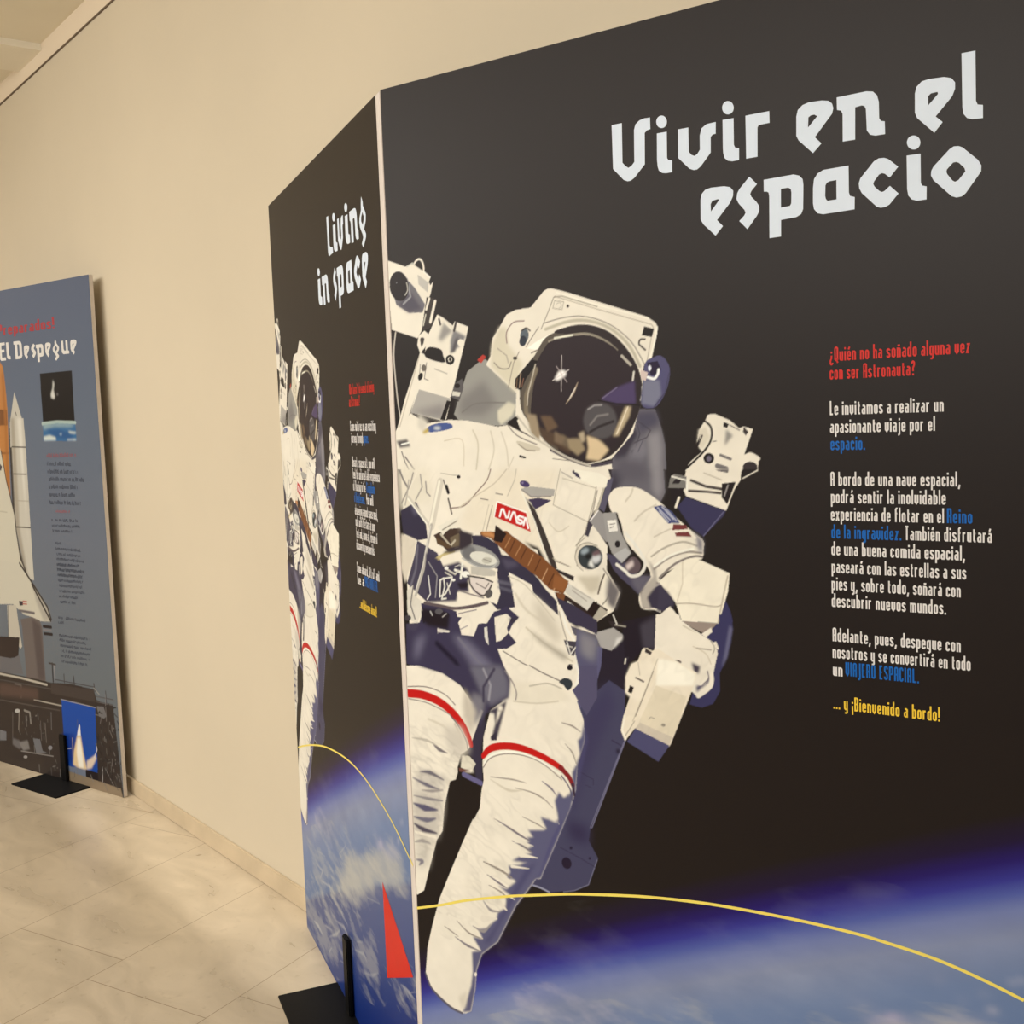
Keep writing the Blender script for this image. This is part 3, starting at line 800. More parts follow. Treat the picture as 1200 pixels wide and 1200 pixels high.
S F 190,176,150 w5 s2 | 470 270 480 340
E F 150,138,118 | 612 622 12 9
T F 150,138,118 w4 | 530 590 540 578 560 584
S F 240,228,200 w10 s2 | 395 570 380 650 400 700
S F 170,156,130 w5 s2 | 400 680 450 600
# --- right MMU box
F B W | 862 892 902 888 985 924 1040 970 1062 958 1116 974 1066 1118 1108 1108 1150 1132 1142 1210 735 1210 760 1160 830 1100 800 1060 812 980 850 920
F B 214,200,172 s4 | 810 980 850 960 876 1020 830 1090 805 1060
S B 80,72,66 w10 | 830 1010 800 1080 
F B 40,34,32 | 730 1200 760 1150 790 1080 820 1000 800 1110
T B K w12 | 848 930 878 960 884 1010 868 1060 820 1120 740 1196
E B K | 868 1138 30 30
E B 110,100,110 | 868 1140 14 16
F B 150,142,128 s4 | 965 975 1004 1010 955 1070
F B K | 950 932 980 945 970 968 950 960
S B 100,92,86 w6 | 985 950 1040 980
T B W w20 | 1000 975 1040 1000 1062 985
F B 60,52,50 | 1064 958 1090 990 1075 1010 1060 990
S B 116,108,102 w15 | 934 1120 990 1142
S B 116,108,102 w26 s2 | 915 1180 965 1196
E B 58,50,50 | 1100 1190 42 34
T B W w22 | 1062 1140 1100 1116 1146 1140
S B K w4 | 890 1045 910 1040
F D W | 742 0 1050 0 1046 60 1012 112 966 232 740 150 718 100
F D 110,102,96 | 905 0 980 0 975 20 920 10
S D 190,176,150 w6 s2 | 840 20 940 60
S D 72,64,60 w15 | 768 62 850 96 950 112
S D 72,64,60 w13 | 756 120 860 126 932 134
F D 40,34,34 | 940 80 1020 70 972 196 940 160
S D 150,140,130 w8 | 975 90 955 150
F D 120,114,104 | 650 50 672 24 742 40 738 108 640 104
F D 44,38,40 | 690 40 720 50 700 80 660 80
S D 240,230,206 w8 | 660 40 735 60
F D 40,34,36 | 650 110 730 104 700 180 660 190
S D W w14 | 700 160 682 212
S D 240,230,206 w9 | 745 60 745 120
F D 60,56,80 | 738 156 964 234 952 260 838 376 770 330 690 212
S D 110,104,126 w5 s3 | 950 240 838 374
S D W w6 | 1060 50 1140 6
F D K | 1052 0 1140 0 1060 44
# --- right leg
F E W | 560 400 600 250 700 180 700 0 1080 0 1100 80 1060 130 1122 300 1132 420 1090 560 1080 700 1050 800 1002 920 942 1060 882 1200 372 1200 440 1000 500 880 540 800 550 700 562 640 555 560
F H W | 372 300 440 140 500 0 1010 0 940 110 880 300 832 372 742 490 682 610 642 690 552 760 522 850 516 950 492 1080 460 1092 430 1088 370 1050 270 950 236 860 246 720 272 600 312 450
F E 226,212,184 s10 | 700 100 820 90 1000 130 1060 200 900 210 720 200
T E 186,174,150 w8 s4 | 820 115 920 100 1000 130
T E 206,192,164 w8 s6 | 730 200 860 212 980 200
F E N2 s5 | 1126 310 1110 400 1090 420 1102 500 1076 566 1058 600 1062 690 1030 745 1010 742 985 710 960 760 988 892 930 865 880 850 915 920 880 960 800 965 846 1012 800 1030 868 1082 760 1122 816 1142 740 1142 690 1180 700 1200 882 1200 942 1060 1002 920 1050 800 1080 700 1092 560 1132 420
F E 82,78,108 s8 | 1040 780 1000 900 940 1040 880 1180 820 1190 880 1080 930 1000 970 900 1010 800
F E 74,69,96 s6 | 1090 560 1130 420 1128 330 1150 420 1110 600 1085 720
S E W w14,6 s3 | 975 640 1010 690 1032 748
S E W w12,4 s3 | 1060 500 1080 560
S E 232,218,190 w14,4 s4 | 930 690 965 720 950 740
S E W w18,3 s4 | 930 790 960 840 985 892
S E 232,218,190 w16,3 s4 | 850 900 915 920 
S E W w20,3 s4 | 760 980 845 1010
S E W w24,4 s4 | 770 1060 868 1080
S E W w14,3 s4 | 740 1120 816 1140
T E TP w4,10,4 s4 | 1000 320 1060 340 1105 372
T E TP w3,9,3 s4 | 1020 440 1060 490 1085 560
T E 120,110,116 w3,12,3 s4 | 890 650 940 690 970 730
T E TP w3,9,3 s4 | 740 688 830 712 900 750 950 800
T E TP w3,9,3 s4 | 620 860 720 920 800 975
T E 120,110,112 w3,12,3 s4 | 640 870 760 950 850 1000
T E 130,120,116 w3,12,3 s4 | 720 985 790 1020 870 1080
T E TP w3,9,3 s4 | 560 1100 660 1150 720 1190
T E TP w3,8,3 s4 | 780 850 860 890 910 920
T E TP w3,8,3 s4 | 600 625 720 640 800 660
T E 208,194,166 w4,14,4 s8 | 600 640 700 700 780 700
F E N2 s4 | 1000 760 1040 720 1050 800 1010 880 985 860
T E RED w26,37,37,34,30 | 558 510 600 466 680 452 780 466 900 516 1000 578
T E 130,40,42 w30,28,24 s3 | 995 575 1040 625 1062 672
T E 62,48,60 w18,12 s4 | 1062 670 1072 730
T E 246,236,210 w9 s2 | 565 545 605 505 690 484 790 498 900 548 990 610
T E 128,116,104 w5 s2 | 560 572 600 520 690 496 800 510 900 556 1000 640
T E 90,84,100 w8 s3 | 1000 620 1045 690 1060 760
F E 62,56,66 s2 | 505 400 560 255 572 330 545 470 553 640 520 640 490 480
F E 70,63,72 s4 | 572 260 640 230 692 196 668 290 640 400 600 420 625 330 620 270
E E W s3 | 655 240 14 16
F E W s4 | 640 250 660 260 630 330
F E 56,50,60 | 600 400 632 372 636 420 604 420
T E 158,146,132 w9 s3 | 680 30 722 90 745 150 742 190
S E 90,80,74 w6 s2 | 820 0 900 44 992 86
G E 54,58,60 | 985 92 1015 70 1052 80 1060 112 1036 140 1010 110
E E 40,36,40 | 1046 12 16 14
T E 236,226,204 w16 s3 | 1080 0 1098 50 1080 110
F E 86,80,100 | 1100 0 1200 0 1200 180 1140 280 1110 230 1060 140 1095 100
# --- lower right leg and boot
F H N2 s6 | 1000 0 960 10 985 20 900 60 810 60 846 110 800 130 868 182 780 200 720 232 816 250 700 262 722 330 742 350 690 392 640 372 742 452 684 420 690 500 640 522 634 560 580 612 530 618 555 672 500 660 545 738 495 745 500 860 490 940 452 1060 440 1086 490 1082 516 950 522 850 552 760 642 690 682 610 742 490 832 372 880 300 940 110
F H 80,76,102 s8 | 860 240 800 340 720 470 660 580 600 690 560 700 630 600 690 480 740 380 800 280
S H W w22,3 s4 | 740 120 840 150
S H W w26,4 s4 | 770 200 866 218
S H W w16,3 s4 | 720 265 816 278
S H W w20,4 s4 | 600 300 730 350
T H TP w3,10,3 s4 | 560 240 640 280 720 330
T H 120,110,112 w3,12,3 s4 | 580 310 650 360 690 385
S H W w18,4 s3 | 600 370 700 430 735 452
T H TP w3,10,3 s4 | 590 370 660 410 700 450
S H 226,212,186 w34,8 s5 | 640 460 690 510
T H 150,140,132 w3,16,3 s6 | 560 460 600 510 650 520
S H 226,212,186 w36,8 s5 | 560 560 635 560
T H 150,140,132 w3,16,3 s6 | 500 600 560 630 600 590
S H W w22,4 s4 | 440 610 555 670
S H W w26,4 s4 | 420 690 545 738
T H TP w3,10,3 s4 | 410 570 480 640 555 672
T H 130,120,118 w3,14,3 s4 | 400 660 470 710 545 742
T H TP w2,8,2 s4 | 340 600 420 660
T H 96,90,96 w6,14,12 s3 | 232 860 270 952 370 1052 440 1090
F H W s3 | 246 870 300 940 380 1030 440 1070 400 950
F H 214,200,174 s8 | 420 1000 470 960 460 1050 440 1076
E H W | 516 872 7 12
# --- left leg
F E W | 100 0 200 0 330 42 430 110 490 200 560 255 505 400 492 460 432 500 415 570 416 600 404 640 372 650 352 740 340 800 330 930 298 980 270 1090 240 1200 130 1200 100 600
F H W | 120 0 332 0 322 70 298 102 270 200 250 300 226 400 190 424 150 420
F E 62,56,74 s4 | 180 0 330 40 430 108 470 150 492 205 556 250 512 392 500 430 520 410 562 290 600 235 702 182 712 80 660 0
F E 108,103,110 s12 | 480 0 660 0 700 90 700 170 600 225 545 150
F E 120,114,116 s12 | 500 150 570 180 560 260 510 340 480 260
S E 150,144,144 w12 s10 | 560 20 600 110 590 190
S E 66,60,74 w14 s10 | 620 20 560 120 560 200
F E 196,182,158 s12 | 452 130 480 180 520 260 495 390 450 300 440 230
F E 60,54,66 | 505 400 470 490 500 520 520 560 520 640 553 650 545 470 540 300
F E 216,204,176 | 440 505 480 508 518 552 490 602 432 572
F E 110,70,60 | 420 575 480 585 490 600 425 596
F E W s2 | 450 600 500 580 505 600
S E 104,97,128 w26 | 450 612 545 660
T E 110,96,86 w5 s2 | 135 118 240 120 340 160 400 220
T E RED w42,42,40,34,22 | 136 155 220 165 310 202 385 262 440 330 476 400 490 448
T E W w10 s2 | 140 190 220 200 300 235 370 285 430 370 470 450
T E 130,118,106 w5 s2 | 140 186 230 205 310 240 370 275
T E 90,82,84 w8 s3 | 375 280 420 340 462 420 472 470
T E 214,200,172 w12 s8 | 250 300 350 350 380 420
T E 120,110,106 w4,20,4 s6 | 270 430 310 470 356 492
T E 200,186,160 w4,18,4 s8 | 380 400 400 460 390 500
T E 190,176,152 w12 s8 | 400 330 430 400 420 470
T E 190,178,156 w4,14,4 s6 | 160 405 240 420 300 450
F E 196,184,164 s18 | 165 690 335 720 330 830 300 960 172 970
F E 200,188,168 s16 | 200 580 350 620 340 690 170 680
F E 204,192,170 s18 | 178 1000 270 980 250 1120 190 1140
F E 206,193,170 s20 | 330 330 440 350 480 470 420 540 360 470
T E 112,104,106 w4,22,6 s9 | 204 596 260 602 335 642
T E 112,104,110 w4,20,6 s10 | 165 630 240 670 310 696
T E 150,140,130 w4,16,6 s10 | 215 700 270 705 330 700
T E 92,86,102 w8,34,8 s10 | 170 775 230 800 300 812
T E 140,132,126 w4,16,6 s6 | 170 730 260 750 330 760
T E 112,106,114 w8,26,8 s10 | 172 850 240 868 290 860
T E 84,76,84 w10,26,8 s10 | 174 890 220 920 296 942
T E W w14 s4 | 180 935 230 950 290 965
T E 160,150,138 w6,20,6 s8 | 176 990 220 985 260 1000
T E 130,122,124 w6,22,6 s8 | 185 1090 215 1100 200 1120
'''
# ------------------------------------------------------------------ the space poster (shared by the English and the Spanish panel)
cvS = Canvas(PW, H, .0016)
cvS.img[:] = ink((33, 28, 27))
SPACE_INK = np.array([.0100, .0062, .0054])
_limb = [uvR(*q) for q in ((500, 1164), (564, 1146), (700, 1121), (850, 1089), (1000, 1061), (1100, 1045), (1199, 1029))]
_lp = np.polyfit([q[0] for q in _limb], [q[1] for q in _limb], 2)
_U, _V = np.meshgrid(cvS.u, cvS.v)
_d = _V - np.polyval(_lp, _U)                                     # height above the edge of the planet
_mpp = .0019
_stops = [(-.62, (32, 50, 104)), (-.53, (46, 62, 110)), (-.44, (64, 76, 116)), (-.30, (80, 90, 122)), (-150 * _mpp, (96, 114, 142)), (-80 * _mpp, (112, 126, 152)), (-45 * _mpp, (130, 135, 154)), (-25 * _mpp, (116, 123, 158)),
          (-12 * _mpp, (84, 92, 148)), (0, (60, 58, 128)), (15 * _mpp, (46, 36, 92)), (30 * _mpp, (42, 30, 54)), (52 * _mpp, (33, 28, 27)), (3, (33, 28, 27))]
_xs = [q[0] for q in _stops]; _cs = np.array([SPACE_INK if q[1] == (33, 28, 27) else ink(q[1]) for q in _stops])
for k in range(3): cvS.img[..., k] = np.interp(_d, _xs, _cs[:, k])
# clouds of the planet
_n1 = fnoise(cvS.ny, cvS.nx, 40, 90, 5, 3); _n2 = fnoise(cvS.ny, cvS.nx, 13, 48, 5, 5)
_cl = np.array(ink((176, 170, 156)))
def cloud(cx, cy, rx, ry, k, noise, thr, rot=0):
    x, y = _U - cx, _V - cy
    e = ((x * math.cos(rot) + y * math.sin(rot)) / rx) ** 2 + ((-x * math.sin(rot) + y * math.cos(rot)) / ry) ** 2
    a = np.clip(1.25 - e + (noise - .5) * 3.2, 0, 1) ** 1.2 * k
    a = np.clip(a - thr, 0, 1)[..., None]
    cvS.img[:] = cvS.img * (1 - a) + _cl * a
OFF_L = .035                                                      # the English print sits 35 mm further left
def uvLs(x, y):
    u, v = uvL(x, y); return (u + OFF_L, v)
CROPS['u'] = (340, 930, 7.06); CROPS['w'] = (320, 1040, 6.)
def cloud_patch(crop, pts, k, noise, soft, rough):
    ox, oy, sc = CROPS[crop]
    P = np.array([uvLs(ox + x / sc, oy + y / sc) for x, y in spline(list(zip(pts[::2], pts[1::2])), True)])
    rc, cov = cvS.cover(P, soft)
    x0, x1, y0, y1 = rc
    cvS.put((rc, np.clip(cov * 1.25 + (noise[y0:y1, x0:x1] - .5) * rough * (cov > .02) - .12, 0, 1)), _cl, k)
cloud_patch('u', [330, 745, 440, 680, 450, 600, 560, 540, 680, 520, 800, 505, 900, 560, 930, 620, 1000, 690, 960, 740, 880, 770, 780, 720, 700, 760, 620, 800, 560, 860, 440, 850, 370, 800], .95, _n2, .03, 1.25)
cloud_patch('u', [430, 700, 500, 600, 640, 560, 800, 540, 900, 600, 860, 660, 740, 680, 640, 740, 540, 800, 420, 790], .6, _n1, .03, 1.0)
cloud_patch('u', [180, 520, 320, 480, 500, 470, 450, 560, 320, 620, 300, 720, 360, 830, 340, 900, 240, 800, 200, 650], .38, _n2, .05, 3.2)
cloud_patch('w', [230, 160, 420, 120, 520, 280, 470, 380, 380, 470, 300, 380, 260, 260], .42, _n2, .05, 3.6)
cloud_patch('w', [560, 360, 660, 380, 760, 540, 740, 640, 640, 600, 580, 480], .40, _n2, .04, 3.4)
cloud_patch('w', [860, 660, 1000, 720, 1010, 800, 940, 780, 880, 720], .6, _n2, .03, 3.0)
cloud_patch('u', [200, 80, 420, 40, 700, 20, 760, 120, 500, 200, 300, 200], .22, _n1, .08, 1.2)
STREAKS = '''
S w 190,184,170 w3,12,3 s7 a.56 | 290 235 320 270 352 335
S w 190,184,170 w3,13,3 s7 a.45 | 365 265 415 300
S w 190,184,170 w3,12,3 s7 a.45 | 400 345 448 328 470 300
S w 190,184,170 w3,17,3 s7 a.56 | 392 462 412 425
S w 190,184,170 w3,12,3 s7 a.41 | 440 230 500 280 525 330
S w 190,184,170 w3,12,3 s7 a.37 | 470 140 490 200 520 250
S w 190,184,170 w3,11,3 s7 a.37 | 475 515 510 540
S w 190,184,170 w3,12,3 s7 a.37 | 580 440 640 470 660 520
S w 190,184,170 w3,12,3 s7 a.33 | 650 600 700 620 740 600
S w 190,184,170 w3,11,3 s7 a.37 | 590 380 630 385
S w 190,184,170 w3,15,3 s7 a.41 | 900 680 960 740 1000 790
S w 190,184,170 w3,10,3 s7 a.37 | 970 740 1000 735
S w 190,184,170 w3,11,3 s7 a.30 | 810 660 830 690
S u 190,184,170 w3,12,3 s7 a.37 | 220 580 270 640 250 700
S u 190,184,170 w3,12,3 s7 a.41 | 260 720 330 770 350 860
S u 190,184,170 w3,12,3 s7 a.37 | 300 830 350 910
S u 190,184,170 w3,11,3 s7 a.37 | 430 860 430 960
S u 190,184,170 w3,11,3 s7 a.37 | 470 860 460 970
S u 190,184,170 w3,11,3 s7 a.33 | 400 980 420 1040
S u 190,184,170 w3,11,3 s7 a.33 | 240 480 290 520
S u 190,184,170 w3,11,3 s7 a.37 | 410 500 460 430
S u 190,184,170 w3,11,3 s7 a.33 | 160 430 170 500
S u 190,184,170 w3,11,3 s7 a.37 | 640 860 740 910
S u 190,184,170 w3,11,3 s7 a.33 | 880 480 920 540
S u 190,184,170 w3,11,3 s7 a.33 | 660 460 690 480
'''
draw(cvS, STREAKS, uvLs)
_cl = np.array(ink((190, 178, 172)))
PUFFS = '''
E P 182,176,178 s4 a.6 | 1163 1184 7 4 10
E P 182,176,178 s4 a.5 | 1186 1151 6 3 10
E P 182,176,178 s4 a.6 | 1197 1149 4 4
E P 172,168,172 s5 a.4 | 1153 1165 8 2
E P 170,166,176 s6 a.35 | 1100 1148 7 3
E P 170,166,176 s6 a.35 | 1128 1173 5 3
E P 190,176,184 s6 a.6 | 1040 1196 24 5 -4
E P 196,176,184 s5 a.6 | 1046 1193 6 4
E P 176,170,180 s6 a.5 | 1122 1190 5 3
E P 180,172,180 s10 a.5 | 1110 1204 60 7
E P 150,148,160 s12 a.4 | 1010 1180 12 8
E P 140,144,164 s10 a.4 | 1050 1130 12 6
'''
draw(cvS, PUFFS, uvR)
_c = uvR(690, 1190); cloud(_c[0], _c[1], .14, .05, .45, _n1, .1)
_band = np.clip(1 - np.abs(_d + .10) / .12, 0, 1)
cvS.img[:] *= (1 + ((_n1 - .5) * .35 * _band)[..., None])
draw(cvS, ASTRONAUT, uvR)
# slight mottling of the suit cloth
_nz = fnoise(cvS.ny, cvS.nx, 22, 26, 3, 21)
_lum = cvS.img.mean(2)
cvS.img[:] *= (1 + ((_nz - .5) * .12 * np.clip((_lum - .2) * 3, 0, 1))[..., None])

# fine creases of the suit cloth
def creases(rot, su, sv, seed, mask, amp):
    n = fnoise(900, 900, 6, 6, 3, seed)
    x = (_U * math.cos(rot) + _V * math.sin(rot)) / su; y = (-_U * math.sin(rot) + _V * math.cos(rot)) / sv
    m = n[(y.astype(int) % 900), (x.astype(int) % 900)]
    m = blur(m, 2)
    r = np.clip(1 - np.abs(m - .5) / .09, 0, 1) * np.clip((fnoise(cvS.ny, cvS.nx, 40, 50, 2, seed + 1) - .42) * 5, 0, 1)
    hi = np.clip(1 - np.abs(m - .62) / .07, 0, 1)
    cvS.img[:] *= (1 - (r * amp * mask) + hi * amp * .25 * mask)[..., None]
_lum = cvS.img.mean(2)
_white = np.clip((_lum - .30) * 4, 0, 1) * (np.abs(cvS.img[..., 0] - cvS.img[..., 2]) < .45)
_legs = blur(((_V < .97) & (_U < .42)).astype(float), 20)
_rest = blur(((_V >= .97) & (_V < 1.46) & (_U < .72)).astype(float), 20)
creases(-.60, .0060, .0016, 31, _white * _legs * (_V > .50), .10)
creases(-.25, .0034, .0011, 37, _white * _legs * (_U < .17) * (_V > .55), .12)
creases(.9, .0060, .0022, 41, _white * _rest, .06)

def print_sheet(name, cv, cols, rows, u0, u1, mat, parent):
    """front print as one sheet whose vertex colours carry the picture; u0..u1 = strip of the canvas on this board"""
    us, vs = cv.u[cols], cv.v[rows]
    nx, ny = len(us), len(vs)
    X, Z = np.meshgrid(us - u0, vs)
    X = np.clip(X, 0, u1 - u0)
    co = np.stack([X, np.full_like(X, -.0004), Z], -1).reshape(-1, 3)
    i = np.arange(nx * ny).reshape(ny, nx)
    f = np.stack([i[:-1, :-1], i[:-1, 1:], i[1:, 1:], i[1:, :-1]], -1).reshape(-1, 4)
    me = bpy.data.meshes.new(name)
    me.vertices.add(len(co)); me.vertices.foreach_set('co', co.ravel())
    me.loops.add(f.size); me.loops.foreach_set('vertex_index', f.ravel().astype(np.int32))
    me.polygons.add(len(f)); me.polygons.foreach_set('loop_start', np.arange(0, f.size, 4, dtype=np.int32))
    me.update(calc_edges=True)
    a = me.color_attributes.new('print_colour', 'FLOAT_COLOR', 'POINT')
    c = np.ones((len(co), 4), np.float32); c[:, :3] = cv.img[np.ix_(rows, cols)].reshape(-1, 3)
    a.data.foreach_set('color', c.ravel())
    me.validate()
    return link(name, me, mat, parent)
M_PRINT = attr_mat('printed_sheet')

# ------------------------------------------------------------------ lettering
def tess(polys, mapf=None):
    """[(outer, [holes])] -> verts, tris in (u, v)"""
    V, T = [], []
    for outer, holes in polys:
        loops = [[Vector((p[0], p[1], 0)) for p in l] for l in [outer] + list(holes)]
        b = len(V)
        for l in loops: V += [(p.x, p.y) for p in l]
        T += [tuple(b + j for j in t) for t in tessellate_polygon(loops)]
    return V, T
def flat(name, V, T, mat, parent, lift=.0008):
    bm = bmesh.new()
    vs = [bm.verts.new((u, -lift, v)) for u, v in V]
    for t in T:
        if len(set(t)) < 3: continue
        try: bm.faces.new([vs[i] for i in t])
        except ValueError: pass
    for f in bm.faces:
        f.normal_update()
        if f.normal.y > 0: f.normal_flip()
    me = bpy.data.meshes.new(name); bm.to_mesh(me); bm.free()
    return link(name, me, mat, parent)
TC = {'1': (700, 100, 5.4545), '2': (920, 50, 4.615), '3': (800, 180, 6.), '4': (980, 140, 6.316)}
TITLE = [
 ('V', '1', [[93,255,158,242,162,495,180,515,200,528,220,515,238,490,236,285,245,250,270,225,300,212,338,206,340,280,318,288,304,305,305,505,240,590,215,610,195,614,170,605,102,535]]),
 ('i', '1', [[382,308,445,297,447,465,455,477,480,480,480,555,440,562,415,560,395,545,387,520,383,480], 'e412,234,34,40']),
 ('v', '1', [[517,282,583,270,586,425,603,445,622,452,640,440,657,412,656,320,668,275,700,248,758,235,758,310,738,315,726,330,726,430,665,515,640,538,618,542,590,533,519,465]]),
 ('i', '1', [[802,222,872,210,874,380,882,398,907,402,907,478,865,486,835,482,815,465,806,435,804,400], 'e836,144,37,43']),
 ('r', '1', [[948,195,1100,165,1102,240,1045,252,1030,258,1025,270,1025,457,953,469]]),
 ('e', '2', [[62,400,70,365,95,338,130,323,200,313,235,315,255,330,262,355,255,385,162,512,198,545,152,598,75,530,62,505], 'h127,405,140,394,160,390,175,398,125,460']),
 ('n', '2', [[280,297,440,264,475,265,498,285,508,320,510,410,520,424,540,426,542,495,490,503,460,498,443,475,438,360,430,343,415,340,380,350,380,525,313,535,312,385,303,368,282,365]]),
 ('e', '2', [[703,275,712,240,740,210,780,197,860,186,900,192,920,215,920,250,905,290,815,400,853,430,808,488,715,408,703,380], 'h775,290,790,275,825,267,828,278,775,340']),
 ('l', '2', [[955,58,1030,44,1033,315,1042,335,1071,337,1071,408,1015,415,985,408,965,385,960,350]]),
 ('e', '3', [[127,325,135,285,160,255,200,240,290,230,335,236,357,262,355,300,335,345,243,468,285,510,233,577,150,500,128,465], 'h198,355,210,332,250,320,257,328,200,408']),
 ('s', '3', [[470,163,524,215,485,262,476,285,485,305,520,340,540,370,540,405,525,435,457,532,400,475,435,435,444,415,435,395,395,350,380,320,385,280,400,250]]),
 ('p', '3', [[571,185,780,147,820,155,845,180,850,220,848,390,835,425,800,447,693,467,693,583,612,595,610,300,605,275,595,268,572,268], 'h692,248,745,240,762,250,766,275,765,350,755,368,692,380']),
 ('a', '3', [[918,240,925,180,950,140,990,115,1168,84,1170,275,1178,298,1211,306,1210,392,990,427,950,420,925,390,918,350], 'h1005,225,1015,205,1035,195,1082,186,1083,322,1020,332,1008,320,1003,300']),
 ('c', '4', [[460,350,397,430,360,402,340,398,318,408,280,460,275,478,285,498,320,530,340,538,358,530,398,492,462,548,395,630,365,648,330,654,300,645,190,545,172,510,168,475,180,435,280,310,315,288,355,284,385,293]]),
 ('i', '4', [[522,268,625,253,627,470,637,490,670,496,669,592,600,602,560,592,535,565,526,520], 'e574,171,50,52']),
 ('o', '4', [[840,220,870,200,905,197,935,207,1050,300,1075,340,1073,385,960,545,930,570,890,578,855,568,720,450,702,415,705,380,720,350], 'h820,370,865,320,890,315,910,322,950,360,957,385,905,450,880,462,860,452,822,405,816,388']),
]
def mp(crop, fl, mapf):
    ox, oy, sc = crop
    return [mapf(ox + x / sc, oy + y / sc) for x, y in zip(fl[::2], fl[1::2])]
title_polys = []; GLYPH = {}
for ch, cr, parts in TITLE:
    polys = []
    outer = mp(TC[cr], parts[0], uvR); holes = []
    extra = []
    for q in parts[1:]:
        n = [float(z) for z in q[1:].split(',')]
        if q[0] == 'h': holes.append(mp(TC[cr], n, uvR))
        else: extra.append((mp(TC[cr], [c for p in ellipse(*n) for c in p], uvR), []))
    polys = [(outer, holes)] + extra
    title_polys += polys
    if ch not in GLYPH or ch in 'e':
        u0 = min(p[0] for o_, h_ in polys for p in o_)
        GLYPH[ch] = [([(p[0] - u0, p[1]) for p in o_], [[(p[0] - u0, p[1]) for p in l] for l in h_]) for o_, h_ in polys]
for ch in GLYPH:                                                   # heights relative to each letter's own lower end
    v0 = min(p[1] for o_, h_ in GLYPH[ch] for p in o_)
    GLYPH[ch] = [([(p[0], p[1] - v0) for p in o_], [[(p[0], p[1] - v0) for p in l] for l in h_]) for o_, h_ in GLYPH[ch]]
def gl_box(*polys):                                                # letters only the other titles have, on the same scale (metres)
    return [(list(zip(p[0][::2], p[0][1::2])), [list(zip(h[::2], h[1::2])) for h in p[1:]]) for p in polys]
GLYPH['L'] = gl_box([[0,.140, .020,.140, .020,.036, .028,.028, .052,.024, .052,.004, .010,.000, .003,.006, 0,.02]])
GLYPH['g'] = gl_box([[.028,.178, .040,.155, .040,.142, .058,.118, .064,.105, .060,.085, .042,.062, .058,.042, .056,.030, .028,.000, .014,.016, .030,.034, .028,.044, .004,.076, .000,.095, .004,.110, .022,.132, .022,.15],
                     [.032,.122, .044,.105, .042,.092, .030,.078, .018,.094, .019,.106]])
GLYPH['E'] = gl_box([[0,.118, .058,.118, .058,.100, .022,.100, .022,.072, .050,.072, .050,.054, .022,.054, .022,.020, .060,.020, .060,0, .012,0, .002,.010, .002,.098, 0,.10]])
GLYPH['D'] = gl_box([[0,.122, .050,.122, .066,.114, .072,.098, .072,.020, .062,.004, .050,0, .010,0, .010,.100, 0,.102], [.032,.100, .044,.100, .050,.094, .050,.026, .044,.020, .032,.020]])
GLYPH['u'] = gl_box([[0,.078, .020,.078, .020,.030, .026,.020, .042,.020, .042,.078, .062,.078, .062,.018, .072,.018, .072,0, .016,0, .004,.008, 0,.022]])
def set_word(items, mapf):
    """items: (letter, px left, px of lower end) on the photograph's frame, in the board's own plane"""
    out = []
    for ch, x, y, sx in items:
        u, v = mapf(x, y)
        out += [([(p[0] * sx + u, p[1] + v) for p in o_], [[(p[0] * sx + u, p[1] + v) for p in l] for l in h_]) for o_, h_ in GLYPH[ch]]
    return out

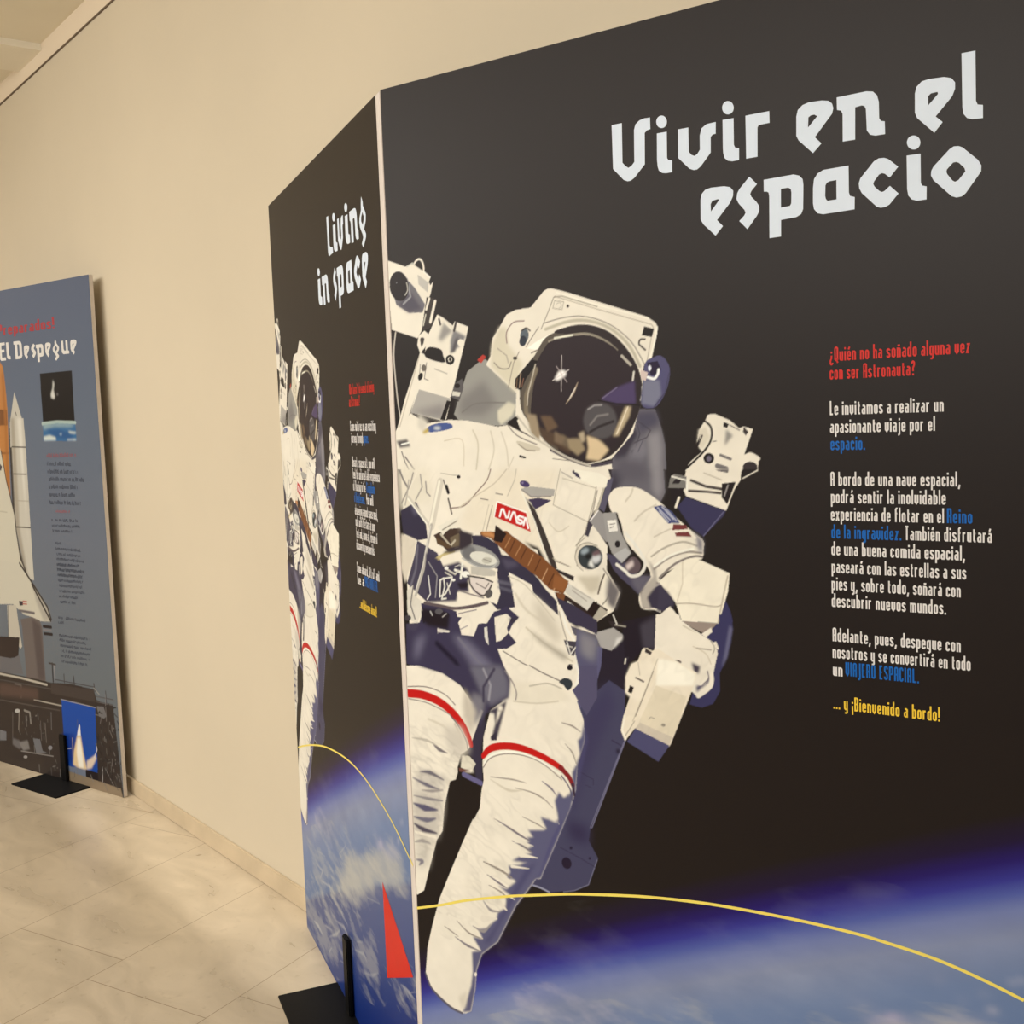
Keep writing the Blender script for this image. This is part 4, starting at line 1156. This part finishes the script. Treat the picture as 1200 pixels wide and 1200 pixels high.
_G = {
'a': (1.7, [[.1,5.45,1.2,5.45,1.7,4.9,1.7,0], [1.7,3.3,.5,3.3,0,2.8,0,1.05,.5,.55,1.7,.55]]),
'b': (1.7, [[0,9.2,0,.55,1.2,.55,1.7,1.1,1.7,4.9,1.2,5.45,0,5.45]]),
'c': (1.6, [[1.6,4.1,1.6,4.9,1.1,5.45,.5,5.45,0,4.9,0,1.1,.5,.55,1.1,.55,1.6,1.1,1.6,1.9]]),
'd': (1.7, [[1.7,9.2,1.7,.55,.5,.55,0,1.1,0,4.9,.5,5.45,1.7,5.45]]),
'e': (1.7, [[0,3,1.7,3,1.7,4.9,1.2,5.45,.5,5.45,0,4.9,0,1.1,.5,.55,1.2,.55,1.7,1.0,1.7,1.6]]),
'f': (1.3, [[.4,0,.4,8.1,.9,8.65,1.6,8.65], [-.2,5.45,1.4,5.45]]),
'g': (1.7, [[1.7,5.45,.5,5.45,0,4.9,0,1.1,.5,.55,1.7,.55], [1.7,6,1.7,-1.4,1.2,-1.9,.1,-1.9]]),
'h': (1.7, [[0,9.2,0,0], [0,5.45,1.2,5.45,1.7,4.9,1.7,0]]),
'i': (0, [[0,0,0,6], [0,7.2,0,8.5]]),
'j': (.5, [[.5,6,.5,-1.4,.1,-1.9,-.5,-1.9], [.5,7.2,.5,8.5]]),
'k': (1.7, [[0,9.2,0,0], [0,2.6,1.6,6], [.6,3.6,1.7,0]]),
'l': (0, [[0,0,0,9.2]]),
'm': (3.2, [[0,0,0,5.45,2.7,5.45,3.2,4.9,3.2,0], [1.6,5.45,1.6,0]]),
'n': (1.7, [[0,0,0,5.45,1.2,5.45,1.7,4.9,1.7,0]]),
'o': (1.7, [[0,1.1,0,4.9,.5,5.45,1.2,5.45,1.7,4.9,1.7,1.1,1.2,.55,.5,.55,0,1.1]]),
'p': (1.7, [[0,-2.4,0,5.45,1.2,5.45,1.7,4.9,1.7,1.1,1.2,.55,0,.55]]),
'r': (1.2, [[0,0,0,5.45,1.4,5.45]]),
's': (1.6, [[1.6,4.6,1.6,4.9,1.1,5.45,.5,5.45,0,4.9,0,3.9,1.6,2.2,1.6,1.1,1.1,.55,.5,.55,0,1.1,0,1.5]]),
't': (1.2, [[.4,8,.4,1.1,.8,.55,1.5,.55], [-.2,5.45,1.4,5.45]]),
'u': (1.7, [[0,6,0,1.1,.5,.55,1.7,.55], [1.7,6,1.7,0]]),
'v': (1.7, [[0,6,0,1.5,.85,.45,1.7,1.5,1.7,6]]),
'w': (3., [[0,6,0,1.2,.5,.55,2.5,.55,3,1.2,3,6], [1.5,6,1.5,.55]]),
'x': (1.8, [[0,6,1.8,0], [1.8,6,0,0]]),
'y': (1.7, [[0,6,0,1.1,.5,.55,1.7,.55], [1.7,6,1.7,-1.4,1.2,-1.9,.1,-1.9]]),
'z': (1.6, [[0,5.45,1.5,5.45,.1,.55,1.6,.55]]),
'A': (1.8, [[0,0,0,8.1,.5,8.65,1.3,8.65,1.8,8.1,1.8,0], [0,4.2,1.8,4.2]]),
'B': (1.8, [[0,.55,1.3,.55,1.8,1.1,1.8,4.1,1.3,4.7,1.8,5.2,1.8,8.1,1.3,8.65,0,8.65,0,.55], [0,4.7,1.3,4.7]]),
'C': (1.7, [[1.7,7,1.7,8.1,1.2,8.65,.5,8.65,0,8.1,0,1.1,.5,.55,1.2,.55,1.7,1.1,1.7,2.2]]),
'D': (1.8, [[0,.55,0,8.65,1.3,8.65,1.8,8.1,1.8,1.1,1.3,.55,0,.55]]),
'E': (1.5, [[1.6,8.65,0,8.65,0,.55,1.6,.55], [0,4.7,1.3,4.7]]),
'H': (1.8, [[0,0,0,9.2], [1.8,0,1.8,9.2], [0,4.7,1.8,4.7]]),
'I': (0, [[0,0,0,9.2]]),
'J': (.9, [[.9,9.2,.9,-.9,.4,-1.4,-.3,-1.4]]),
'K': (1.8, [[0,9.2,0,0], [0,4,1.7,9.2], [.6,5.4,1.8,0]]),
'L': (1.4, [[0,9.2,0,.55,1.6,.55]]),
'O': (1.8, [[0,1.1,0,8.1,.5,8.65,1.3,8.65,1.8,8.1,1.8,1.1,1.3,.55,.5,.55,0,1.1]]),
'P': (1.8, [[0,0,0,8.65,1.3,8.65,1.8,8.1,1.8,4.6,1.3,4.1,0,4.1]]),
'Q': (1.8, [[0,1.1,0,8.1,.5,8.65,1.3,8.65,1.8,8.1,1.8,1.1,1.3,.55,.5,.55,0,1.1], [.8,2,1.9,-1.2]]),
'R': (1.8, [[0,0,0,8.65,1.3,8.65,1.8,8.1,1.8,5,1.3,4.4,0,4.4], [.9,4.4,1.8,3.6,1.8,0]]),
'S': (1.7, [[1.7,7,1.7,8.1,1.2,8.65,.5,8.65,0,8.1,0,6,1.7,3.4,1.7,1.1,1.2,.55,.5,.55,0,1.1,0,2.2]]),
'T': (1.8, [[-.1,8.65,1.9,8.65], [.9,8.65,.9,0]]),
'V': (1.8, [[0,9.2,0,2,.9,.5,1.8,2,1.8,9.2]]),
'W': (3.2, [[0,9.2,0,1.2,.5,.55,2.7,.55,3.2,1.2,3.2,9.2], [1.6,9.2,1.6,.55]]),
'Y': (1.8, [[0,9.2,0,5,.9,4,1.8,5,1.8,9.2], [.9,4,.9,0]]),
'.': (0, [[0,0,0,1.2]]), ',': (.2, [[.3,1.1,-.3,-1.6]]), "'": (0, [[0,9.2,0,7.2]]),
'!': (0, [[0,2.6,0,9.2], [0,0,0,1.2]]), '\u00a1': (0, [[0,3.4,0,-2.6], [0,4.8,0,6]]),
'?': (1.5, [[0,7.4,0,8.1,.5,8.65,1,8.65,1.5,8.1,1.5,6.4,.7,4.8,.7,2.6], [.7,0,.7,1.2]]),
'\u00bf': (1.5, [[1.5,-1.0,1.5,-1.6,1,-2.1,.5,-2.1,0,-1.6,0,.2,.8,1.8,.8,3.6], [.8,5,.8,6.2]]),
}
for a_, b_ in (('\u00e1', 'a'), ('\u00e9', 'e'), ('\u00ed', 'i')):
    x_ = .6 if b_ != 'i' else -.2
    _G[a_] = (_G[b_][0], [s for s in _G[b_][1] if not (b_ == 'i' and s[1] > 6.5)] + [[x_, 6.9, x_ + .7, 8.6]])
_G['\u00f1'] = (1.7, _G['n'][1] + [[0, 7.4, 1.7, 7.4]])
_G['\u00f3'] = (1.7, _G['o'][1] + [[.6, 6.9, 1.3, 8.6]])
def strip(P, w, V, T):
    """polyline -> mitred ribbon"""
    P = [np.array(p, float) for p in P]; n = len(P); L, R = [], []
    closed = np.allclose(P[0], P[-1]) and n > 3
    for i in range(n):
        a = P[i - 1] if i > 0 else (P[-2] if closed else None); b = P[i + 1] if i < n - 1 else (P[1] if closed else None)
        d1 = (P[i] - a) / np.linalg.norm(P[i] - a) if a is not None else None
        d2 = (b - P[i]) / np.linalg.norm(b - P[i]) if b is not None else None
        if d1 is None: d1 = d2
        if d2 is None: d2 = d1
        t = d1 + d2; t = t / (np.linalg.norm(t) + 1e-9); nn = np.array([-t[1], t[0]])
        c = max(.5, nn.dot(np.array([-d1[1], d1[0]])))
        L.append(P[i] + nn * w / 2 / c); R.append(P[i] - nn * w / 2 / c)
    b0 = len(V)
    for l, r in zip(L, R): V += [tuple(l), tuple(r)]
    for i in range(n - 1): T.append((b0 + 2 * i, b0 + 2 * i + 1, b0 + 2 * i + 3, b0 + 2 * i + 2))
STEM = 1.15; GAP = 1.95; SPACE = 2.1
def text_width(s):
    x = 0
    for ch in s: x += SPACE if ch == ' ' else _G[ch][0] + GAP
    return x - GAP
def text_line(s, u0, u1, v, unit, V, T, tail='', stem=STEM):
    """sets s from u0 to u1 on baseline v; tail = text before it on the same line already set"""
    k = (u1 - u0) / (text_width(s) + STEM)
    x = STEM / 2
    for ch in s:
        if ch == ' ': x += SPACE; continue
        w, st = _G[ch]
        for q in st:
            P = [((x + a) * k, b * unit) for a, b in zip(q[::2], q[1::2])]
            # ribbon in letter units, then squeezed to the line's own width and height
            W_, T_ = [], []
            strip([(x + a, b) for a, b in zip(q[::2], q[1::2])], stem, W_, T_)
            b0 = len(V); V += [(u0 + a * k, v + b * unit) for a, b in W_]; T += [tuple(b0 + j for j in t) for t in T_]
        x += w + GAP
# ------------------------------------------------------------------ exhibition boards
M_TITLE = ink_mat('title_ink', (218, 220, 217))
M_INKW = ink_mat('white_ink', (224, 212, 196))
M_INKR = ink_mat('red_ink', (206, 52, 44))
M_INKB = ink_mat('blue_ink', (36, 98, 162))
M_INKY = ink_mat('yellow_ink', (236, 190, 62))
M_ARC = ink_mat('arc_ink', (238, 210, 96))
M_TRI = ink_mat('triangle_ink', (206, 44, 34))
M_INKD = ink_mat('dark_ink', (70, 72, 78))
THK = .010
def board(parent, w, thick=THK):
    bm = bmesh.new(); box(bm, 0, w, 0, thick, .002, H)
    for f in bm.faces: f.material_index = 0
    return bm_obj('board', bm, [M_EDGE], parent, bevel=.0008)
def foot(parent, uc, thick=THK):
    """black steel floor plate with an upright that clasps the board"""
    bm = bmesh.new(); box(bm, uc - .18, uc + .18, -.165, .085, 0, .006)
    fo = bm_obj('foot', bm, M_BLACK, parent, bevel=.0015)
    bm = bmesh.new(); box(bm, uc - .022, uc + .022, -.016, -.003, .005, .215)
    bm_obj('upright_bar', bm, M_BLACK, fo, bevel=.003)
    bm = bmesh.new(); box(bm, uc - .022, uc + .022, thick + .001, thick + .012, .005, .215)
    o = bm_obj('upright_bar', bm, M_BLACK, fo, bevel=.003)
    return fo
def arc_line(pts, mapf, w, parent):
    P = spline([mapf(*q) for q in pts], False, 8)
    V, T = [], []; strip(P, w, V, T)
    return flat('arc_line', V, T, M_ARC, parent, .0010)

# ---- Spanish panel, right
panR = thing('exhibition_panel', 'large black panel with the Spanish title Vivir en el espacio above an astronaut', 'display panel', MAT_R, 'exhibition panels')
board(panR, PW, .005)
ncol = np.arange(cvS.nx); nrow = np.arange(cvS.ny)
cols = np.concatenate([ncol[cvS.u < .80], ncol[cvS.u >= .80][::4]]); cols = np.unique(np.append(cols, cvS.nx - 1))
rows = np.unique(np.concatenate([nrow[cvS.v < .33][::6], nrow[(cvS.v >= .33) & (cvS.v < 1.93)], nrow[cvS.v >= 1.93][::8], [cvS.ny - 1]]))
print_sheet('printed_sheet', cvS, cols, rows, 0, PW, M_PRINT, panR)
V, T = tess(title_polys); flat('title_lettering', V, T, M_TITLE, panR)
LINES_R = [
 (M_INKR, 'heading_text', [('\u00bfQui\u00e9n no ha so\u00f1ado alguna vez', (972.5, 423.2), (1137, 413.9)), ('con ser Astronauta?', (972.6, 445), (1072.5, 439.5))]),
 (M_INKW, 'body_text', [('Le invitamos a realizar un', (972.8, 486.8), (1106, 482)), ('apasionante viaje por el', (973, 507.4), (1096, 505)),
   ('A bordo de una nave espacial,', (973.6, 569.2), (1125.6, 570)), ('podr\u00e1 sentir la inolvidable', (974, 589.8), (1108.6, 591)),
   ('experiencia de flotar en el', (974, 610.7), (1106.4, 612)), ('Tambi\u00e9n disfrutar\u00e1', (1060.5, 633.5), (1162.5, 635.4)),
   ('de una buena comida espacial,', (974.6, 651.2), (1131, 656)), ('pasear\u00e1 con las estrellas a sus', (974.8, 672), (1132.4, 678)),
   ('pies y, sobre todo, so\u00f1ar\u00e1 con', (974.8, 692), (1126, 699.2)), ('descubrir nuevos mundos.', (975, 711.6), (1109, 719.5)),
   ('Adelante, pues, despegue con', (976, 752.4), (1126, 763)), ('nosotros y se convertir\u00e1 en todo', (976, 772.2), (1137.6, 784.6)), ('un', (976.4, 791.8), (987.6, 792.6))]),
 (M_INKB, 'highlight_text', [('espacio.', (973.6, 527.6), (1014, 527)), ('Reino', (1110, 613), (1139.6, 613.4)), ('de la ingravidez.', (974.6, 630.8), (1056.4, 633)),
   ('VIAJERO ESPACIAL.', (991, 793), (1077, 799.4))]),
 (M_INKY, 'closing_text', [('... y \u00a1Bienvenido a bordo!', (976.8, 831), (1101.5, 844.6))])]
def set_lines(parent, spec, mapf, unit):
    for m, nm, ls in spec:
        V, T = [], []; last = None
        for s, p0, p1 in ls:
            a, b = mapf(*p0), mapf(*p1)
            if V and (nm == 'highlight_text' or abs(last - p0[1]) > (24 if parent is panR else 17)):
                flat(nm, V, T, m, parent); V, T = [], []
            text_line(s, a[0], b[0], (a[1] + b[1]) / 2, unit, V, T); last = p0[1]
        flat(nm, V, T, m, parent)
set_lines(panR, LINES_R, uvR, .00236)
arc_line([(489, 1064), (516.7, 1060.4), (548, 1054.8), (596, 1050.2), (627, 1048.9), (668, 1047.6), (700, 1048.2), (750, 1050.3), (800, 1055), (850, 1062), (925, 1076), (1000, 1093), (1050, 1108), (1100, 1125), (1150, 1147), (1200, 1172)], uvR, .0052, panR)

# ---- English panel, left
panL = thing('exhibition_panel', 'black panel with the English title Living in space, folded back towards the wall', 'display panel', MAT_L, 'exhibition panels')
board(panL, W_L - .006)
cols = ncol[(cvS.u >= OFF_L) & (cvS.u <= W_L - .006 + OFF_L)][::2]; rows = np.unique(np.append(nrow[::1], cvS.ny - 1))
print_sheet('printed_sheet', cvS, cols, rows, OFF_L, OFF_L + W_L - .006, M_PRINT, panL)
lv = lambda x, y: (360 + x / 8., 220 + y / 8.)
def fit_letters(boxes, toframe, mapf, thin=0.):
    """each letter of GLYPH scaled into its own box (x0, x1, y top, y bottom)"""
    out = []
    for ch, x0, x1, y0, y1 in boxes:
        x1 -= (x1 - x0) * thin; xm = (x0 + x1) / 2
        a = (mapf(*toframe(x0, y1))[0], mapf(*toframe(xm, y1))[1]); b = (mapf(*toframe(x1, y1))[0], mapf(*toframe(xm, y0))[1])
        pts = [p for o_, h_ in GLYPH[ch] for p in o_]
        gw, gh = max(p[0] for p in pts), max(p[1] for p in pts)
        kx, ky = (b[0] - a[0]) / gw, (b[1] - a[1]) / gh
        out += [([(p[0] * kx + a[0], p[1] * ky + a[1]) for p in o_], [[(p[0] * kx + a[0], p[1] * ky + a[1]) for p in l] for l in h_]) for o_, h_ in GLYPH[ch]]
    return out
TL = [('L', 200, 253, 245, 634), ('i', 253, 295, 220, 600), ('v', 297, 360, 265, 580), ('i', 366, 413, 125, 528), ('n', 410, 500, 186, 505), ('g', 503, 576, 58, 560),
      ('i', 113, 152, 740, 1102), ('n', 151, 225, 810, 1090), ('s', 256, 293, 738, 1060), ('p', 297, 365, 722, 1122), ('a', 375, 450, 680, 982), ('c', 450, 520, 630, 945), ('e', 527, 595, 596, 945)]
V, T = tess(fit_letters(TL, lv, uvL, .12)); flat('title_lettering', V, T, M_TITLE, panL)
LINES_L = [
 (M_INKR, 'heading_text', [("Who hasn't dreamed of being", (410, 462), (438.8, 459.6)), ('an Astronaut?', (409.6, 476.4), (422.4, 475.8))]),
 (M_INKW, 'body_text', [('Come with us on an exciting', (411, 505), (441, 505)), ('journey through', (412, 519), (426, 519)),
   ('Aboard a spacecraft, you will', (413.2, 546.8), (439.6, 549.6)), ('feel the unforgettable experience', (414, 560.8), (445.4, 565)), ('of floating in the', (414.6, 574.8), (428.9, 577)),
   ('You will', (430, 591), (438, 593)), ('also enjoy a good space meal,', (416.6, 603), (443, 609.4)), ('walk with the stars at your', (417.4, 616.6), (440.4, 622.6)),
   ('feet and, above all, dream of', (418, 629.8), (443, 638)), ('discovering new worlds.', (418.4, 643.8), (439.8, 651)),
   ('Come aboard, lift off and', (419, 670.8), (445, 681)), ('be a', (419.6, 684.2), (427, 687))]),
 (M_INKB, 'highlight_text', [('space.', (426.6, 519), (432.6, 519.4)), ('Kingdom', (430, 577.4), (439.6, 579)), ('of Weightlessness.', (415.8, 588.3), (428.4, 591)), ('SPACE TRAVELLER.', (428, 687.4), (443.4, 694))]),
 (M_INKY, 'closing_text', [('...and Welcome aboard!', (421.8, 712.6), (442.2, 723))])]
set_lines(panL, LINES_L, uvL, .0026)
arc_line([(349.6, 875.8), (356, 874), (366, 873), (377, 874), (387, 877.4), (402, 886), (416, 898), (431, 916), (445, 937.5), (456, 956), (466, 975), (476, 996), (484.4, 1014.2)], uvL, .0048, panL)
V, T = tess([([uvL(448.6, 1033.4), uvL(454.2, 1145.8), uvL(484.6, 1145.3)], [])]); flat('red_triangle', V, T, M_TRI, panL, .0008)
foot(panL, .575)

# ---- launch panel, far left
LAUNCH = '''
F q 190,126,68 | -60 -60 0 -20 12 0 22 80 30 170 36 350 44 560 60 720 -60 720
F q 126,82,50 | -60 170 27 172 30 235 -60 235
F q 150,96,56 | -60 340 34 342 35 350 -60 350
F q 168,106,56 s5 | 14 20 24 170 32 350 40 540 30 540 20 250 6 30
F q 60,52,48 | 36 250 44 240 66 690 120 860 100 850 58 720
F j 202,190,166 | 100 955 165 1180 180 1335 176 1345 74 1345 70 1180
F k 202,190,166 | 74 60 165 60 182 265 215 830 240 1200 200 1190 116 830 84 265
F k 170,156,132 s8 | 74 60 100 60 140 830 200 1180 170 1100 110 830 84 265
F k 224,212,188 s8 | 120 60 150 60 190 830 210 1000 150 400
S k 62,54,48 w6 | 84 262 182 265
S k 70,60,52 w5 | 95 452 187 455
S k 62,54,48 w6 | 116 825 214 830
S k 168,154,130 w4 | 110 640 200 644
S j 70,62,56 w6 | 110 1100 116 1120
F k 208,195,166 | -60 240 0 270 16 340 42 490 100 740 112 860 142 1050 200 1190 210 1260 -60 1260
S k 70,60,52 w7 | 8 290 45 500 104 740 116 860 146 1050 205 1190
F k 56,46,60 | 0 380 14 400 8 430 0 425
S k 176,162,136 w4 | 0 715 50 722
S k 176,162,136 w4 | 0 1145 90 1150
F h 206,193,165 | -40 -20 92 0 150 92 226 212 240 272 190 272 150 252 112 240 62 192 -40 192
F h 178,166,144 s5 | 150 92 226 212 240 272 205 268 170 180
S h 62,54,50 w8 | 92 0 150 90 222 205 240 262
S h 60,52,48 w8 | 150 100 238 270
F h 70,60,62 | 90 176 108 178 108 198 92 198
S h 176,80,70 w4 | 108 178 126 180
S h 176,80,70 w4 | 108 190 126 192
S h 110,100,96 w9 s4 | 92 222 160 234
F h 196,182,156 | 34 196 76 196 84 260 104 390 96 402 66 350 40 350
S h 120,110,96 w5 | 40 200 40 500
F h 60,50,46 | -40 340 92 348 86 440 40 446 -40 430
F h 110,104,100 | -40 430 60 446 90 430 110 520 -40 510
F h 112,99,90 | 96 262 150 252 186 268 198 300 214 552 126 540 104 300
F h 92,80,74 s6 | 150 260 190 290 212 550 180 545
S h 54,46,44 w10 | 204 296 240 300
S h 54,46,44 w10 | 208 330 244 334
S h 130,122,116 w6 | 204 312 240 316
F h 62,53,48 | -40 505 0 508 180 545 240 560 330 565 440 592 452 640 470 650 530 664 580 1100 -40 960
F h 74,64,58 | 240 565 440 595 446 650 240 610
S h 190,176,152 w7 | -40 510 100 538 220 570
S h 90,84,78 w3 | 0 545 240 590
S h 60,54,52 w4 | 300 520 302 560
S h 60,54,52 w6 | 344 530 350 575
S h 60,54,52 w7 | 245 470 250 555
S h 150,140,132 w6 | 255 480 258 540
S h 70,62,58 w6 | 230 468 260 476
S h 70,64,62 w5 | 440 565 446 600
S h 70,64,62 w3 | 260 545 440 580
S h 70,64,62 w3 | 450 625 530 640
S h 66,60,58 w4 | 495 600 500 660
S h 170,160,142 w3 | 440 585 465 615
F h 120,112,106 | 455 670 485 670 500 720 475 720
S h 180,166,144 w4 | 160 640 290 668
S h 90,80,72 w4 | 0 640 280 690
S h 120,110,98 w4 | 70 565 100 572 100 630
S h 150,138,122 w4 | 72 690 90 690 88 780
E h 190,180,164 | 82 692 12 9
S h 140,130,116 w8 | 115 690 140 700 145 750
S h 110,100,92 w3 | 60 700 60 820
S h 110,100,92 w3 | 190 740 195 830
S h 120,110,100 w3 | 212 750 218 840
F h 120,116,112 | 0 780 30 790 30 830 0 830
F h 116,112,108 | 155 820 188 825 200 880 225 890 170 890
F h 112,104,98 s2 | 60 820 90 830 110 860 90 870 60 850
F h 130,122,112 s2 | 90 840 130 830 140 870 110 880
S h 150,140,128 w3 | 100 880 250 905
E h 160,150,138 | 120 908 9 7
E h 140,134,130 | 236 865 10 10
S h 110,104,98 w4 | 240 700 242 780
F h 92,72,62 s6 | 0 560 180 590 180 640 0 620
F i 36,76,150 | 508 420 788 490 810 1030 545 968
F i 28,60,128 s14 | 520 700 620 720 640 900 560 960
S i 170,160,150 w5 | 505 420 790 488
F i 240,205,150 s4 | 640 715 668 720 690 860 722 1005 650 990 606 960 612 850
F i 255,240,210 s3 | 640 740 662 740 680 860 694 990 650 980 636 860
F i 226,200,170 s6 | 720 930 790 880 800 910 760 990 720 1000
S i 230,220,205 w6 | 796 790 804 840 780 900
F i 240,232,216 | 640 720 642 690 655 622 664 640 668 720
S i 90,90,110 w5 | 640 590 636 650
S i 210,200,190 w4 | 540 830 590 825
S i 220,190,150 w4 | 600 740 605 960
F i 120,124,132 | 548 965 710 1005 712 1060 552 1020
F i 48,42,42 | 712 1000 810 1030 815 1110 715 1065
F i 148,126,98 | 552 1010 712 1060 850 1108 1000 1160 1020 1240 700 1180 552 1090
S i 170,160,150 w7 | 850 980 850 1100
S i 150,140,130 w4 | 870 990 940 1130
S i 120,112,106 w5 | 790 545 840 560 830 620
S i 140,130,120 w4 | 870 380 880 600
S i 110,102,98 w3 | 800 400 950 430
S i 110,102,98 w3 | 800 440 950 475
S i 60,54,52 w8 | 795 470 960 490
F i 116,110,104 | 800 480 850 490 880 560 860 580 820 560
F j K | 280 826 505 806 526 1165 304 1176
S k 180,190,170 w18 s5 | 300 100 400 88 528 92
F k 66,108,142 | 302 112 400 98 530 102 540 220 306 222
F k 150,168,160 s6 | 302 100 420 92 530 100 500 120 380 120 310 140
F k 52,90,130 s8 | 320 140 420 140 520 180 500 210 400 200
F k 210,210,190 s3 | 308 190 350 180 392 195 395 216 310 218
F k 210,210,190 s4 | 480 150 535 158 530 170 490 165
F k 205,205,190 s3 | 470 208 535 206 535 216 475 216
F k 190,200,195 s3 | 412 170 436 168 430 180
F j 214,206,186 s3 | 372 870 382 900 376 940 388 990 380 1005 360 995 358 970 370 930
E j 150,140,130 s3 | 404 972 6 6
'''
INK_K = 1.2
cvB = Canvas(BW, H, .0032)
_g = np.interp(cvB.v, [0, .5, 1.1, 1.6, 2.2], [0, 1, 2, 3, 4])
_gc = np.array([ink(q) for q in ((104, 104, 102), (110, 112, 110), (112, 114, 118), (104, 110, 118), (94, 99, 112))])
for k in range(3): cvB.img[..., k] = np.interp(_g, range(5), _gc[:, k])[:, None]
draw(cvB, LAUNCH, uvB)
# clutter of pipes and girders on the launch tower
_g = random.Random(4)
for _ in range(150):
    x = _g.uniform(20, 144); y = _g.uniform(835, 905) + (x - 20) * .12
    if 70 < x < 116 and y < 908: continue
    if x < 70 and _g.random() < .55: continue
    a, b = uvB(x, y); q_ = _g.uniform(80, 140); col = ink([q_, q_ * .94, q_ * .86])
    L = _g.uniform(.006, .035); q = _g.random()
    d = (0, L) if q < .6 else ((L * .7, L * .2) if q < .85 else (L * .6, -L))
    cvB.put(cvB.stroke(np.array([(a, b), (a + d[0], b + d[1])]), .0045), col, .8)
for _ in range(60):
    x = _g.uniform(114, 142); y = _g.uniform(830, 915)
    a, b = uvB(x, y); q_ = _g.uniform(36, 60); col = ink([q_, q_ * .95, q_ * .92])
    cvB.put(cvB.stroke(np.array([(a, b), (a + _g.uniform(-.02, .02), b + _g.uniform(-.03, .03))]), .006), col, .8)
panB = thing('exhibition_panel', 'blue-grey panel titled El Despegue with a space shuttle on its launch pad', 'display panel', MAT_B, 'exhibition panels')
board(panB, BW, .018)
print_sheet('printed_sheet', cvB, np.arange(cvB.nx), np.arange(cvB.ny), 0, BW, M_PRINT, panB)
tv = lambda x, y: (x / 10.909, 360 + y / 10.909)
TB = [('E', 4, 80, 452, 684), ('l', 92, 140, 448, 668), ('D', 188, 292, 432, 662), ('e', 316, 386, 486, 664), ('s', 408, 466, 462, 652), ('p', 474, 568, 470, 698),
      ('e', 588, 662, 450, 640), ('g', 686, 770, 404, 684), ('u', 794, 888, 425, 598), ('e', 910, 990, 412, 606)]
V, T = tess(fit_letters(TB, tv, uvB)); flat('title_lettering', V, T, ink_mat('title_ink_cream', (232, 220, 200)), panB)
V, T = [], []
a, b = uvB(-2, 393), uvB(64, 385)
text_line('Preparados!', a[0], b[0], (a[1] + b[1]) / 2, .0052, V, T, stem=1.25)
flat('subtitle_lettering', V, T, ink_mat('red_ink_dark', (178, 62, 62)), panB)
# the small print of this far panel is too small to read on the photograph: rows of upright ticks
def tick_row(x0, y0, x1, y1, hgt, V, T, rnd):
    a, b = uvB(x0, y0), uvB(x1, y1); u = a[0]
    while u < b[0]:
        v = a[1] + (b[1] - a[1]) * (u - a[0]) / (b[0] - a[0])
        if rnd.random() > .14:
            h = hgt * (1 if rnd.random() > .22 else 1.45)
            strip([(u, v - hgt / 2), (u, v + h - hgt / 2)], .0034, V, T)
            if rnd.random() > .45:
                w_ = v + (hgt / 2 if rnd.random() > .5 else -hgt / 2) ; strip([(u, w_), (u + .006, w_)], .003, V, T)
        u += .0064
rnd = random.Random(9)
ks = lambda x, y: (x / 6., 480 + y / 6.)
hs = lambda x, y: (x / 4., 660 + y / 4.)
V, T = [], []
for x0, x1, y, dy in ((332, 500, 385, 0), (336, 550, 440, 1), (340, 596, 492, 4), (345, 545, 545, 4), (346, 530, 600, 5), (350, 566, 655, 8)):
    tick_row(*ks(x0, y - 2), *ks(x1, y + dy), .0125, V, T, rnd)
flat('body_text', V, T, M_INKD, panB)
V, T = [], []
M_FAINT = ink_mat('red_ink_faint', (152, 92, 92))
tick_row(*ks(330, 326), *ks(540, 320), .012, V, T, rnd)
flat('heading_text', V, T, M_FAINT, panB)
V, T = [], []
tick_row(*ks(390, 716), *ks(490, 720), .008, V, T, rnd)
flat('heading_text', V, T, M_FAINT, panB)
V, T = [], []
for x0, x1, y, dy in ((365, 550, 778, 5), (368, 570, 815, 10), (372, 510, 852, 8), (392, 430, 940, 2), (394, 566, 978, 14), (396, 576, 1014, 18), (400, 590, 1050, 20), (402, 552, 1090, 16), (406, 592, 1126, 20), (408, 578, 1162, 20)):
    tick_row(*ks(x0, y), *ks(x1, y + dy), .0085, V, T, rnd)
for i, (x0, x1) in enumerate(((268, 370), (270, 395), (272, 385), (274, 388), (276, 392), (276, 398), (278, 365), (280, 356))):
    tick_row(*hs(x0, 5 + i * 25), *hs(x1, 14 + i * 25), .0085, V, T, rnd)
for x0, x1, y in ((275, 405, 254), (275, 298, 277), (278, 425, 338), (280, 400, 360), (280, 428, 384), (284, 420, 410), (286, 425, 434), (288, 410, 460)):
    tick_row(*hs(x0, y), *hs(x1, y + (x1 - x0) * .14), .0085, V, T, rnd)
flat('caption_text', V, T, M_INKD, panB)
foot(panB, BW - .43, .018)
